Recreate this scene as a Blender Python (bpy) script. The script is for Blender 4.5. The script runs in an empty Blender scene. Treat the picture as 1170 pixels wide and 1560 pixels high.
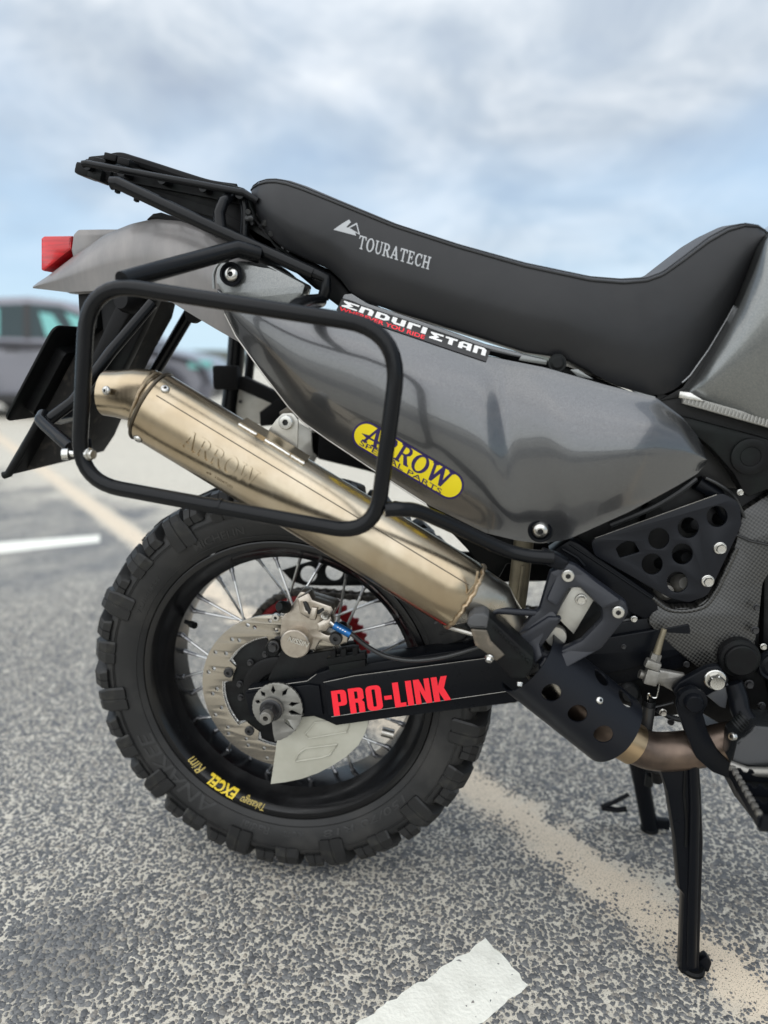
import bpy, bmesh, math, random
import numpy as np
from mathutils import Vector, Matrix, Quaternion

random.seed(7)
rng = np.random.default_rng(11)
R = math.radians
S = bpy.context.scene
COL = S.collection

# ------------------------------------------------------------------ camera
CAM = Vector((0.327, -1.069, 0.867))
YAW, PITCH, FPX = -0.163, 0.2174, 1081.0
FWD = Vector((math.sin(YAW) * math.cos(PITCH), math.cos(YAW) * math.cos(PITCH), -math.sin(PITCH)))
RIGHT = Vector((math.cos(YAW), -math.sin(YAW), 0))
UP = RIGHT.cross(FWD)
cam_d = bpy.data.cameras.new('camera')
cam = bpy.data.objects.new('camera', cam_d)
COL.objects.link(cam)
cam.matrix_world = Matrix(((RIGHT.x, UP.x, -FWD.x, CAM.x), (RIGHT.y, UP.y, -FWD.y, CAM.y), (RIGHT.z, UP.z, -FWD.z, CAM.z), (0, 0, 0, 1)))
cam_d.sensor_fit = 'VERTICAL'
cam_d.sensor_height = 36.0
cam_d.lens = FPX / 1560 * 36.0
cam_d.clip_start = 0.02
cam_d.clip_end = 3000
cam_d.dof.use_dof = True
cam_d.dof.focus_distance = 0.99
cam_d.dof.aperture_fstop = 1.9
S.camera = cam

# ------------------------------------------------------------------ world
SUN_EL, SUN_AZ = R(44), R(200)          # azimuth measured from +Y clockwise
world = bpy.data.worlds.new('World')
S.world = world
world.use_nodes = True
nt = world.node_tree
nt.nodes.clear()
def N(tree, typ, **kw):
    n = tree.nodes.new(typ)
    for k, v in kw.items():
        if k.startswith('_'):
            setattr(n, k[1:], v)
        else:
            n.inputs[k].default_value = v
    return n
def ramp(tree, stops, interp='LINEAR'):
    n = tree.nodes.new('ShaderNodeValToRGB')
    cr_ = n.color_ramp
    cr_.interpolation = interp
    while len(cr_.elements) < len(stops):
        cr_.elements.new(0.5)
    for e, (p, c) in zip(cr_.elements, stops):
        e.position = p
        e.color = c if len(c) == 4 else (*c, 1)
    return n
out = N(nt, 'ShaderNodeOutputWorld')
bg = N(nt, 'ShaderNodeBackground', Strength=0.1)
sky = N(nt, 'ShaderNodeTexSky')
sky.sky_type = 'NISHITA'
sky.sun_disc = False
sky.sun_elevation = SUN_EL
sky.sun_rotation = SUN_AZ
sky.air_density = 1.0
sky.dust_density = 1.5
tc = N(nt, 'ShaderNodeTexCoord')
sep = N(nt, 'ShaderNodeSeparateXYZ')
nt.links.new(tc.outputs['Generated'], sep.inputs[0])
def M(tree, op, a, b=None, clamp=False):
    n = tree.nodes.new('ShaderNodeMath')
    n.operation = op
    n.use_clamp = clamp
    for i, v in enumerate((a, b)):
        if v is None:
            continue
        if isinstance(v, (int, float)):
            n.inputs[i].default_value = v
        else:
            tree.links.new(v, n.inputs[i])
    return n.outputs[0]
zpos = M(nt, 'MAXIMUM', sep.outputs[2], 0.0)
den = M(nt, 'ADD', zpos, 0.28)
cu = M(nt, 'DIVIDE', sep.outputs[0], den)
cv = M(nt, 'DIVIDE', sep.outputs[1], den)
comb = N(nt, 'ShaderNodeCombineXYZ')
nt.links.new(cu, comb.inputs[0]); nt.links.new(cv, comb.inputs[1])
mp = N(nt, 'ShaderNodeMapping', Scale=(0.85, 0.8, 1), Rotation=(0, 0, R(-28)), Location=(3.1, 1.7, 0))
nt.links.new(comb.outputs[0], mp.inputs[0])
n1 = N(nt, 'ShaderNodeTexNoise', Scale=3.1, Detail=9.0, Roughness=0.58, Distortion=0.35)
n2 = N(nt, 'ShaderNodeTexNoise', Scale=0.9, Detail=5.0, Roughness=0.5, Distortion=0.3)
nt.links.new(mp.outputs[0], n1.inputs['Vector'])
nt.links.new(mp.outputs[0], n2.inputs['Vector'])
cover = ramp(nt, [(0.36, (0.35, 0.35, 0.35)), (0.56, (1, 1, 1))])
nt.links.new(n2.outputs[0], cover.inputs[0])
shade = ramp(nt, [(0.33, (3.2, 3.8, 4.7)), (0.46, (4.2, 4.8, 5.5)), (0.57, (5.7, 6.15, 6.65)), (0.68, (7.2, 7.5, 7.8))])
nt.links.new(n1.outputs[0], shade.inputs[0])
# clouds thin out towards the horizon; an overcast deck is brighter overhead
thin = ramp(nt, [(0.0, (0.0, 0.0, 0.0)), (0.16, (0.75, 0.75, 0.75)), (0.32, (1, 1, 1))])
nt.links.new(zpos, thin.inputs[0])
fac = M(nt, 'MULTIPLY', cover.outputs[0], thin.outputs[0])
over = M(nt, 'ADD', M(nt, 'MULTIPLY', zpos, 0.8), 0.74)
vm = N(nt, 'ShaderNodeVectorMath', _operation='SCALE')
nt.links.new(shade.outputs[0], vm.inputs[0]); nt.links.new(over, vm.inputs['Scale'])
blue = N(nt, 'ShaderNodeMix', _data_type='RGBA', _blend_type='MIX')
blue.inputs[0].default_value = 0.75
nt.links.new(sky.outputs[0], blue.inputs[6])
hz = ramp(nt, [(0.0, (5.6, 7.6, 9.0)), (0.10, (4.6, 6.4, 8.2)), (0.35, (4.2, 5.6, 7.4)), (1.0, (4.5, 5.8, 7.6))])
nt.links.new(zpos, hz.inputs[0])
nt.links.new(hz.outputs[0], blue.inputs[7])
mixc = N(nt, 'ShaderNodeMix', _data_type='RGBA')
nt.links.new(fac, mixc.inputs[0]); nt.links.new(blue.outputs[2], mixc.inputs[6]); nt.links.new(vm.outputs[0], mixc.inputs[7])
nt.links.new(mixc.outputs[2], bg.inputs[0]); nt.links.new(bg.outputs[0], out.inputs[0])

sun_d = bpy.data.lights.new('sun', 'SUN')
sun_d.energy = 2.2
sun_d.angle = R(115)
sun_d.color = (1.0, 0.965, 0.91)
sun = bpy.data.objects.new('sun', sun_d)
COL.objects.link(sun)
sdir = Vector((math.sin(SUN_AZ) * math.cos(SUN_EL), math.cos(SUN_AZ) * math.cos(SUN_EL), math.sin(SUN_EL)))
sun.rotation_euler = sdir.to_track_quat('Z', 'Y').to_euler()
S.view_settings.view_transform = 'Standard'
S.view_settings.look = 'None'
S.view_settings.gamma = 1
S.view_settings.exposure = 0.46
S.render.engine = 'CYCLES'

# ------------------------------------------------------------------ pixel -> place
def ray(px, py):
    return (FWD + RIGHT * ((px - 585) / FPX) + UP * ((780 - py) / FPX))
class Pl:                       # plane Y = y0 + a (X - x0) + b (Z - z0)
    def __init__(s, y0, a=0.0, b=0.0, x0=0.0, z0=0.0):
        s.y0, s.a, s.b, s.x0, s.z0 = y0, a, b, x0, z0
    def Y(s, X, Z):
        return s.y0 + s.a * (X - s.x0) + s.b * (Z - s.z0)
def P(px, py, Y):
    d = ray(px, py)
    if isinstance(Y, Pl):
        t = (Y.y0 + Y.a * (CAM.x - Y.x0) + Y.b * (CAM.z - Y.z0) - CAM.y) / (d.y - Y.a * d.x - Y.b * d.z)
    else:
        t = (Y - CAM.y) / d.y
    return CAM + d * t
def G(px, py, z=0.0):
    d = ray(px, py)
    return CAM + d * ((z - CAM.z) / d.z)
def mpp(px, py, Y):             # metres per photo pixel there
    return (P(px, py, Y) - CAM).dot(FWD) / FPX
def PP(pts, Y):
    return [P(x, y, Y) for x, y in pts]

# ------------------------------------------------------------------ materials
def mat(name, col, rough=0.5, metal=0.0, noise=None, bump=None, rvar=0.0, coat=0.0, coat_rough=0.05, spec=0.5, trans=0.0, emit=None, aniso=0.0, stretch=(1, 1, 1), sss=0.0):
    """noise=(colour2, scale, lo, hi)   bump=(scale, strength, dist)"""
    m = bpy.data.materials.new(name)
    m.use_nodes = True
    t = m.node_tree
    b = t.nodes['Principled BSDF']
    b.inputs['Base Color'].default_value = (*col, 1)
    b.inputs['Roughness'].default_value = rough
    b.inputs['Metallic'].default_value = metal
    b.inputs['Specular IOR Level'].default_value = spec
    b.inputs['Coat Weight'].default_value = coat
    b.inputs['Coat Roughness'].default_value = coat_rough
    b.inputs['Transmission Weight'].default_value = trans
    b.inputs['Anisotropic'].default_value = aniso
    if sss:
        b.inputs['Subsurface Weight'].default_value = sss
        b.inputs['Subsurface Radius'].default_value = (0.01, 0.01, 0.01)
    c = N(t, 'ShaderNodeTexCoord')
    mpn = N(t, 'ShaderNodeMapping', Scale=stretch)
    t.links.new(c.outputs['Object'], mpn.inputs[0])
    if noise:
        c2, sc, lo, hi = noise
        nn = N(t, 'ShaderNodeTexNoise', Scale=sc, Detail=6.0, Roughness=0.6)
        t.links.new(mpn.outputs[0], nn.inputs['Vector'])
        rr = ramp(t, [(lo, col), (hi, c2)])
        t.links.new(nn.outputs[0], rr.inputs[0])
        t.links.new(rr.outputs[0], b.inputs['Base Color'])
    if rvar:
        nr = N(t, 'ShaderNodeTexNoise', Scale=28.0, Detail=5.0, Roughness=0.65)
        t.links.new(mpn.outputs[0], nr.inputs['Vector'])
        mr = N(t, 'ShaderNodeMapRange')
        mr.inputs[1].default_value = 0.3; mr.inputs[2].default_value = 0.7
        mr.inputs[3].default_value = max(0.02, rough - rvar); mr.inputs[4].default_value = min(1, rough + rvar)
        t.links.new(nr.outputs[0], mr.inputs[0])
        t.links.new(mr.outputs[0], b.inputs['Roughness'])
    if bump:
        nb = N(t, 'ShaderNodeTexNoise', Scale=bump[0], Detail=4.0)
        t.links.new(mpn.outputs[0], nb.inputs['Vector'])
        bn = N(t, 'ShaderNodeBump', Strength=bump[1], Distance=bump[2])
        t.links.new(nb.outputs[0], bn.inputs['Height'])
        t.links.new(bn.outputs[0], b.inputs['Normal'])
    return m

M_paint = mat('grey_metallic_paint', (0.072, 0.074, 0.078), 0.27, 0.75, noise=((0.125, 0.128, 0.132), 900, 0.35, 0.7), coat=1.0, coat_rough=0.07)
M_tail = mat('dusty_grey_paint', (0.165, 0.158, 0.155), 0.45, 0.35, noise=((0.23, 0.215, 0.205), 18, 0.4, 0.75), coat=0.35, coat_rough=0.2, rvar=0.08, stretch=(1.6, 1, 0.5))
M_silver = mat('silver_paint', (0.125, 0.132, 0.13), 0.30, 0.75, noise=((0.19, 0.195, 0.19), 700, 0.4, 0.7), coat=0.8, coat_rough=0.06)
M_black = mat('black_powder_coat', (0.0045, 0.005, 0.006), 0.22, 0.0, spec=0.20, bump=(900, 0.12, 0.0004), rvar=0.05)
M_satin = mat('black_satin_metal', (0.0045, 0.0052, 0.007), 0.32, 0.0, spec=0.12, bump=(700, 0.08, 0.0003), rvar=0.07)
M_alublack = mat('blue_black_anodised', (0.008, 0.0095, 0.0145), 0.44, 0.0, spec=0.45, bump=(500, 0.06, 0.0003), rvar=0.06)
M_guardblack = mat('black_guard_coating', (0.0055, 0.0065, 0.0095), 0.38, 0.0, spec=0.22, bump=(500, 0.06, 0.0003), rvar=0.06)
M_plastic = mat('black_plastic', (0.006, 0.006, 0.0065), 0.42, spec=0.12, noise=((0.010, 0.013, 0.012), 20, 0.45, 0.8), bump=(600, 0.2, 0.0004), rvar=0.1)
M_dirty = mat('dusty_black_plastic', (0.007, 0.0065, 0.006), 0.7, spec=0.25, noise=((0.06, 0.05, 0.04), 45, 0.55, 0.85), bump=(300, 0.3, 0.0006))
M_deep = mat('dark_engine_metal', (0.004, 0.004, 0.0045), 0.42, 0.0, spec=0.2, noise=((0.010, 0.012, 0.012), 25, 0.45, 0.75), bump=(250, 0.25, 0.0006))
M_seat = mat('black_vinyl', (0.014, 0.0145, 0.016), 0.44, spec=0.32, noise=((0.018, 0.018, 0.019), 8, 0.4, 0.7), bump=(1600, 0.16, 0.0003), rvar=0.05)
_t = M_seat.node_tree
_b = _t.nodes['Principled BSDF']
_fine = _b.inputs['Normal'].links[0].from_node
_n = N(_t, 'ShaderNodeTexNoise', Scale=9.0, Detail=3.0, Distortion=0.8)
_c = [x for x in _t.nodes if x.type == 'MAPPING'][0]
_t.links.new(_c.outputs[0], _n.inputs['Vector'])
_bn = N(_t, 'ShaderNodeBump', Strength=0.25, Distance=0.006)
_t.links.new(_n.outputs[0], _bn.inputs['Height'])
_t.links.new(_bn.outputs[0], _fine.inputs['Normal'])
M_seattop = mat('grey_seat_top_fabric', (0.075, 0.077, 0.083), 0.75, bump=(1500, 0.4, 0.0005))
M_piping = mat('seat_piping', (0.006, 0.006, 0.006), 0.5)
M_rubber = mat('tyre_rubber', (0.017, 0.017, 0.017), 0.52, spec=0.3, noise=((0.042, 0.040, 0.037), 14, 0.45, 0.8), bump=(350, 0.22, 0.0006), rvar=0.12)
M_rubber2 = mat('tread_rubber', (0.014, 0.014, 0.014), 0.46, spec=0.3, noise=((0.050, 0.048, 0.038), 40, 0.55, 0.9), bump=(400, 0.3, 0.0006), rvar=0.1)
M_rim = mat('gloss_black_rim', (0.004, 0.004, 0.0045), 0.22, spec=0.4, rvar=0.06)
M_spoke = mat('spoke_steel', (0.55, 0.55, 0.54), 0.3, 1.0)
M_nip = mat('spoke_nipple_metal', (0.28, 0.28, 0.29), 0.35, 1.0)
M_chrome = mat('bolt_steel', (0.62, 0.61, 0.58), 0.26, 1.0, noise=((0.45, 0.44, 0.41), 120, 0.4, 0.7), rvar=0.06)
M_steel = mat('brushed_steel', (0.50, 0.48, 0.44), 0.36, 1.0, noise=((0.36, 0.34, 0.31), 60, 0.4, 0.7), rvar=0.1)
M_disc = mat('brake_disc_steel', (0.42, 0.385, 0.33), 0.26, 1.0)
M_alu = mat('raw_aluminium', (0.52, 0.51, 0.47), 0.48, 0.85, noise=((0.36, 0.34, 0.30), 25, 0.4, 0.75), bump=(200, 0.15, 0.0004), rvar=0.12)
M_cast = mat('cast_alloy', (0.30, 0.29, 0.27), 0.5, 0.8, noise=((0.16, 0.15, 0.13), 40, 0.4, 0.7), bump=(250, 0.3, 0.0006))
M_gold = mat('bronze_caliper', (0.46, 0.415, 0.355), 0.34, 0.9, noise=((0.35, 0.305, 0.255), 60, 0.4, 0.7), bump=(450, 0.2, 0.0004), rvar=0.08)
M_dark_cap = mat('dark_bolt', (0.05, 0.05, 0.052), 0.4, 0.7)
M_hole = mat('socket_recess', (0.006, 0.006, 0.006), 0.6)
M_red = mat('red_sprocket', (0.26, 0.008, 0.012), 0.45, 0.2)
M_redtext = mat('red_sticker', (0.86, 0.012, 0.030), 0.45)
M_white = mat('white_sticker', (0.80, 0.80, 0.80), 0.45)
M_stkblack = mat('black_sticker', (0.008, 0.008, 0.009), 0.35)
M_yellow = mat('yellow_sticker', (0.86, 0.70, 0.015), 0.32)
M_navy = mat('navy_sticker_ink', (0.022, 0.012, 0.10), 0.35)
M_seatprint = mat('grey_seat_print', (0.36, 0.37, 0.38), 0.5)
M_rimprint = mat('yellow_rim_print', (0.75, 0.55, 0.03), 0.45)
M_rimscript = mat('pale_rim_print', (0.50, 0.38, 0.10), 0.5)
M_lens = mat('red_lens', (0.55, 0.006, 0.012), 0.22, coat=0.3, noise=((0.36, 0.004, 0.008), 70, 0.4, 0.6), stretch=(0.3, 0.3, 2.5), bump=(120, 0.3, 0.001), sss=0.2)
M_guard = mat('milky_plastic', (0.44, 0.43, 0.365), 0.42, noise=((0.34, 0.33, 0.27), 14, 0.4, 0.75), bump=(60, 0.08, 0.001), sss=0.35)
M_pipe = mat('heat_browned_steel', (0.165, 0.122, 0.095), 0.38, 0.9, noise=((0.085, 0.066, 0.055), 22, 0.35, 0.7), rvar=0.12)
M_weld = mat('weld_bead', (0.45, 0.36, 0.25), 0.4, 1.0, noise=((0.30, 0.22, 0.14), 90, 0.4, 0.7), bump=(220, 0.6, 0.001))
M_olive = mat('worn_olive_tube', (0.22, 0.19, 0.13), 0.5, 0.4, noise=((0.12, 0.10, 0.065), 24, 0.4, 0.7), rvar=0.1, bump=(120, 0.2, 0.0006))
M_worn = mat('worn_brown_metal', (0.12, 0.105, 0.085), 0.45, 0.7, noise=((0.28, 0.22, 0.17), 70, 0.55, 0.8), bump=(250, 0.3, 0.0006))
M_hose = mat('brake_hose_rubber', (0.022, 0.023, 0.024), 0.35)
M_bluefit = mat('blue_anodised', (0.02, 0.13, 0.36), 0.32, 0.6)
M_chain = mat('chain_steel', (0.10, 0.092, 0.082), 0.45, 0.85, noise=((0.04, 0.037, 0.033), 80, 0.4, 0.7))
M_strap = mat('black_webbing', (0.006, 0.006, 0.0065), 0.75, spec=0.2, bump=(700, 0.4, 0.0006))
M_clear = mat('dark_tank_trim', (0.3, 0.3, 0.29), 0.3, 0.9)

def brushed_round(m, amount):
    t = m.node_tree
    b = t.nodes['Principled BSDF']
    tg = t.nodes.new('ShaderNodeTangent')
    tg.direction_type = 'RADIAL'; tg.axis = 'Y'
    t.links.new(tg.outputs[0], b.inputs['Tangent'])
    b.inputs['Anisotropic'].default_value = amount
brushed_round(M_disc, 0.6)

# titanium: heat tint that drifts along the can
def titanium():
    m = bpy.data.materials.new('brushed_titanium')
    m.use_nodes = True
    t = m.node_tree
    b = t.nodes['Principled BSDF']
    b.inputs['Metallic'].default_value = 1.0
    c = N(t, 'ShaderNodeTexCoord')
    n = N(t, 'ShaderNodeTexNoise', Scale=6.0, Detail=5.0, Roughness=0.55)
    t.links.new(c.outputs['Object'], n.inputs['Vector'])
    r = ramp(t, [(0.25, (0.30, 0.23, 0.15)), (0.45, (0.38, 0.31, 0.215)), (0.6, (0.48, 0.415, 0.315)), (0.8, (0.42, 0.37, 0.295))])
    t.links.new(n.outputs[0], r.inputs[0])
    t.links.new(r.outputs[0], b.inputs['Base Color'])
    mpn = N(t, 'ShaderNodeMapping', Rotation=(0, R(31), 0), Scale=(240, 8, 8))
    t.links.new(c.outputs['Object'], mpn.inputs[0])
    n3 = N(t, 'ShaderNodeTexNoise', Scale=1.0, Detail=3.0)
    t.links.new(mpn.outputs[0], n3.inputs['Vector'])
    mr = N(t, 'ShaderNodeMapRange')
    mr.inputs[1].default_value = 0.3; mr.inputs[2].default_value = 0.7
    mr.inputs[3].default_value = 0.22; mr.inputs[4].default_value = 0.27
    t.links.new(n3.outputs[0], mr.inputs[0])
    t.links.new(mr.outputs[0], b.inputs['Roughness'])
    return m
M_ti = titanium()

def carbon():
    m = bpy.data.materials.new('carbon_weave')
    m.use_nodes = True
    t = m.node_tree
    b = t.nodes['Principled BSDF']
    c = N(t, 'ShaderNodeTexCoord')
    mpn = N(t, 'ShaderNodeMapping', Rotation=(0, R(14), 0), Scale=(340, 340, 340))
    t.links.new(c.outputs['Object'], mpn.inputs[0])
    s = N(t, 'ShaderNodeSeparateXYZ')
    t.links.new(mpn.outputs[0], s.inputs[0])
    a = M(t, 'SINE', M(t, 'MULTIPLY', s.outputs[0], math.pi))
    d = M(t, 'SINE', M(t, 'MULTIPLY', s.outputs[2], math.pi))
    pr = M(t, 'MULTIPLY', a, d)
    st = M(t, 'ADD', M(t, 'MULTIPLY', pr, 0.5), 0.5)
    r = ramp(t, [(0.35, (0.004, 0.004, 0.004)), (0.62, (0.040, 0.039, 0.036))])
    t.links.new(st, r.inputs[0])
    t.links.new(r.outputs[0], b.inputs['Base Color'])
    b.inputs['Roughness'].default_value = 0.38
    b.inputs['Coat Weight'].default_value = 0.35
    b.inputs['Coat Roughness'].default_value = 0.25
    bn = N(t, 'ShaderNodeBump', Strength=0.35, Distance=0.0006)
    t.links.new(st, bn.inputs['Height'])
    t.links.new(bn.outputs[0], b.inputs['Normal'])
    return m
M_carbon = carbon()

# ------------------------------------------------------------------ object helpers
ROOT = None
def root(name, label, cat, loc, group=None):
    o = bpy.data.objects.new(name, None)
    COL.objects.link(o)
    o.empty_display_size = 0.1
    o.location = loc
    o['label'] = label; o['category'] = cat
    if group:
        o['group'] = group
    return o
def link(name, me, parent=None, loc=(0, 0, 0), rot=None, scale=None, label=None):
    o = bpy.data.objects.new(name, me)
    COL.objects.link(o)
    l = Vector(loc)
    if parent is not None:
        o.parent = parent
        if parent.type == 'EMPTY' and parent.parent is None:
            l = l - parent.location
    o.location = l
    if rot is not None:
        o.rotation_mode = 'QUATERNION'
        o.rotation_quaternion = rot
    if scale is not None:
        o.scale = (scale,) * 3 if isinstance(scale, (int, float)) else scale
    if label:
        o['label'] = label
    return o
def finish(me, m, angle=38, smooth=True):
    if isinstance(m, (list, tuple)):
        for x in m:
            me.materials.append(x)
    elif m is not None:
        me.materials.append(m)
    if smooth:
        me.shade_smooth()
        me.set_sharp_from_angle(angle=R(angle))
    return me
def mesh(name, verts, faces, m, angle=38, smooth=True, recalc=True):
    me = bpy.data.meshes.new(name)
    me.from_pydata([tuple(v) for v in verts], [], faces)
    if recalc:
        bm = bmesh.new(); bm.from_mesh(me)
        bmesh.ops.recalc_face_normals(bm, faces=bm.faces)
        bm.to_mesh(me); bm.free()
    me.update()
    return finish(me, m, angle, smooth)
def mk(name, verts, faces, m, parent=None, angle=38, smooth=True, label=None):
    return link(name, mesh(name, verts, faces, m, angle, smooth), parent, label=label)

def rp(pts, r, n=5, closed=True):
    """round the corners of a 2D/3D polygon; r one radius or one per corner"""
    out_ = []
    k = len(pts)
    V_ = [Vector(p) for p in pts]
    for i in range(k):
        ri = r[i] if isinstance(r, (list, tuple)) else r
        p = V_[i]
        if (not closed and i in (0, k - 1)) or ri <= 0:
            out_.append(p); continue
        a, b = V_[i - 1] - p, V_[(i + 1) % k] - p
        la, lb = a.length, b.length
        if la < 1e-9 or lb < 1e-9:
            out_.append(p); continue
        a, b = a / la, b / lb
        ang = a.angle(b, math.pi)
        if ang > R(176):
            out_.append(p); continue
        d = min(ri / math.tan(ang / 2), la * 0.48, lb * 0.48)
        for j in range(n + 1):
            t = j / n
            out_.append((p + a * d) * (1 - t) ** 2 + p * 2 * t * (1 - t) + (p + b * d) * t * t)
    return out_
def cr(pts, n=6, closed=True):
    """catmull-rom through points"""
    V_ = [Vector(p) for p in pts]
    k = len(V_)
    o = []
    for i in range(k if closed else k - 1):
        if closed:
            p0, p1, p2, p3 = V_[i - 1], V_[i], V_[(i + 1) % k], V_[(i + 2) % k]
        else:
            p0, p1, p2, p3 = V_[max(i - 1, 0)], V_[i], V_[i + 1], V_[min(i + 2, k - 1)]
        for j in range(n):
            t = j / n
            o.append(0.5 * ((2 * p1) + (p2 - p0) * t + (2 * p0 - 5 * p1 + 4 * p2 - p3) * t * t + (3 * p1 - p0 - 3 * p2 + p3) * t ** 3))
    if not closed:
        o.append(V_[-1])
    return o
def circ2(cx, cy, r, n=20, ry=None, rot=0):
    ry = ry or r
    o = []
    for i in range(n):
        a = 2 * math.pi * i / n
        x, y = r * math.cos(a), ry * math.sin(a)
        o.append((cx + x * math.cos(rot) - y * math.sin(rot), cy + x * math.sin(rot) + y * math.cos(rot)))
    return o
def poly_mesh(outs, thick, bevel=0.0, res=1):
    """filled 2D outlines (holes allowed) as a solid, front at z=+thick/2"""
    cu_ = bpy.data.curves.new('tmp', 'CURVE')
    cu_.dimensions = '2D'
    cu_.fill_mode = 'BOTH'
    for o_ in outs:
        s = cu_.splines.new('POLY')
        s.points.add(len(o_) - 1)
        for p, q in zip(s.points, o_):
            p.co = (q[0], q[1], 0, 1)
        s.use_cyclic_u = True
    cu_.extrude = max(thick / 2 - bevel, 1e-6)
    cu_.bevel_depth = bevel
    cu_.bevel_resolution = res
    cu_.offset = -bevel
    ob = bpy.data.objects.new('tmp', cu_)
    me = bpy.data.meshes.new_from_object(ob)
    bpy.data.objects.remove(ob)
    bpy.data.curves.remove(cu_)
    bm = bmesh.new(); bm.from_mesh(me)
    bmesh.ops.remove_doubles(bm, verts=bm.verts, dist=1e-6)
    bm.to_mesh(me); bm.free()
    return me
def plate(name, outl, Y, thick, m, parent=None, holes=(), bev=0.0012, label=None, angle=38):
    """a plate traced in photo pixels whose near face lies on plane Y"""
    pl = Y if isinstance(Y, Pl) else Pl(Y)
    outs = []
    for o_ in [outl] + list(holes):
        outs.append([(v.x, v.z) for v in (P(p[0], p[1], pl) for p in o_)])
    me = poly_mesh(outs, thick, bev)
    for v in me.vertices:
        x, y, z = v.co
        v.co = (x, pl.Y(x, y) + thick / 2 - z, y)
    finish(me, m, angle)
    me.name = name
    return link(name, me, parent, label=label)
def tube_mesh(name, pts, r, m, seg=14, fil=0.0, closed=False, caps=True, n=6):
    V_ = [Vector(p) for p in pts]
    rs = r if isinstance(r, (list, tuple)) else None
    if fil:
        V_ = rp(V_, fil, n, closed)
        rs = None
        rr = r if not isinstance(r, (list, tuple)) else r[0]
    k = len(V_)
    verts, faces = [], []
    t0 = (V_[1] - V_[0]).normalized() if not closed else (V_[1] - V_[-1]).normalized()
    ref = Vector((0, -1, 0)) if abs(t0.y) < 0.9 else Vector((1, 0, 0))
    u = (ref - t0 * ref.dot(t0)).normalized()
    pt = t0
    for i in range(k):
        if closed:
            t = (V_[(i + 1) % k] - V_[i - 1]).normalized()
        else:
            t = (V_[min(i + 1, k - 1)] - V_[max(i - 1, 0)]).normalized()
        u = (pt.rotation_difference(t)) @ u
        u = (u - t * u.dot(t)).normalized()
        w = t.cross(u)
        ri = rs[i] if rs else (r if not isinstance(r, (list, tuple)) else r[0])
        for j in range(seg):
            a = 2 * math.pi * j / seg
            verts.append(V_[i] + u * (ri * math.cos(a)) + w * (ri * math.sin(a)))
        pt = t
    for i in range(k if closed else k - 1):
        i2 = (i + 1) % k
        for j in range(seg):
            faces.append((i * seg + j, i * seg + (j + 1) % seg, i2 * seg + (j + 1) % seg, i2 * seg + j))
    if caps and not closed:
        faces.append(tuple(range(seg)))
        faces.append(tuple((k - 1) * seg + j for j in range(seg)))
    return mesh(name, verts, faces, m)
def tube(name, pts, r, m, parent=None, label=None, **kw):
    return link(name, tube_mesh(name, pts, r, m, **kw), parent, label=label)
def lathe_mesh(name, prof, m, seg=48, arc=(0, 2 * math.pi), closed_prof=False):
    """profile [(radius, height)] around +Z"""
    verts, faces = [], []
    full = abs(arc[1] - arc[0] - 2 * math.pi) < 1e-6
    ns = seg if full else seg + 1
    k = len(prof)
    for i in range(ns):
        a = arc[0] + (arc[1] - arc[0]) * i / seg
        for r_, h in prof:
            verts.append((r_ * math.cos(a), r_ * math.sin(a), h))
    for i in range(seg):
        i2 = (i + 1) % ns
        for j in range(k if closed_prof else k - 1):
            j2 = (j + 1) % k
            faces.append((i * k + j, i2 * k + j, i2 * k + j2, i * k + j2))
    me = bpy.data.meshes.new(name)
    me.from_pydata(verts, [], faces)
    bm = bmesh.new(); bm.from_mesh(me)
    bmesh.ops.remove_doubles(bm, verts=bm.verts, dist=1e-7)
    bmesh.ops.dissolve_degenerate(bm, edges=bm.edges, dist=1e-8)
    bmesh.ops.recalc_face_normals(bm, faces=bm.faces)
    bm.to_mesh(me); bm.free()
    return finish(me, m, 32)
def axq(axis):
    return Vector(axis).to_track_quat('Z', 'Y')
def lathe(name, prof, origin, axis, m, parent=None, seg=48, label=None, **kw):
    """baked in world coordinates so it may carry children"""
    me = lathe_mesh(name, prof, m, seg, **kw)
    me.transform(Matrix.Translation(Vector(origin)) @ axq(axis).to_matrix().to_4x4())
    return link(name, me, parent, label=label)
def loft(name, rings, m, parent=None, caps=True, closed=True, angle=38, label=None, smooth=True):
    k = len(rings[0])
    verts = [v for r_ in rings for v in r_]
    faces = []
    for i in range(len(rings) - 1):
        for j in range(k if closed else k - 1):
            j2 = (j + 1) % k
            faces.append((i * k + j, i * k + j2, (i + 1) * k + j2, (i + 1) * k + j))
    if caps and closed:
        faces.append(tuple(range(k)))
        faces.append(tuple((len(rings) - 1) * k + j for j in range(k)))
    return mk(name, verts, faces, m, parent, angle, smooth, label)
def box(name, c, sx, sy, sz, m, parent=None, bev=0.002, rot=None, label=None):
    bm = bmesh.new()
    bmesh.ops.create_cube(bm, size=1)
    for v in bm.verts:
        v.co = Vector((v.co.x * sx, v.co.y * sy, v.co.z * sz))
    if bev:
        bmesh.ops.bevel(bm, geom=bm.edges[:], offset=bev, segments=2, affect='EDGES', profile=0.6)
    mt = Matrix.Translation(Vector(c))
    if rot is not None:
        mt = mt @ rot.to_4x4()
    bmesh.ops.transform(bm, matrix=mt, verts=bm.verts)
    me = bpy.data.meshes.new(name)
    bm.to_mesh(me); bm.free()
    finish(me, m)
    return link(name, me, parent, label=label)
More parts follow.
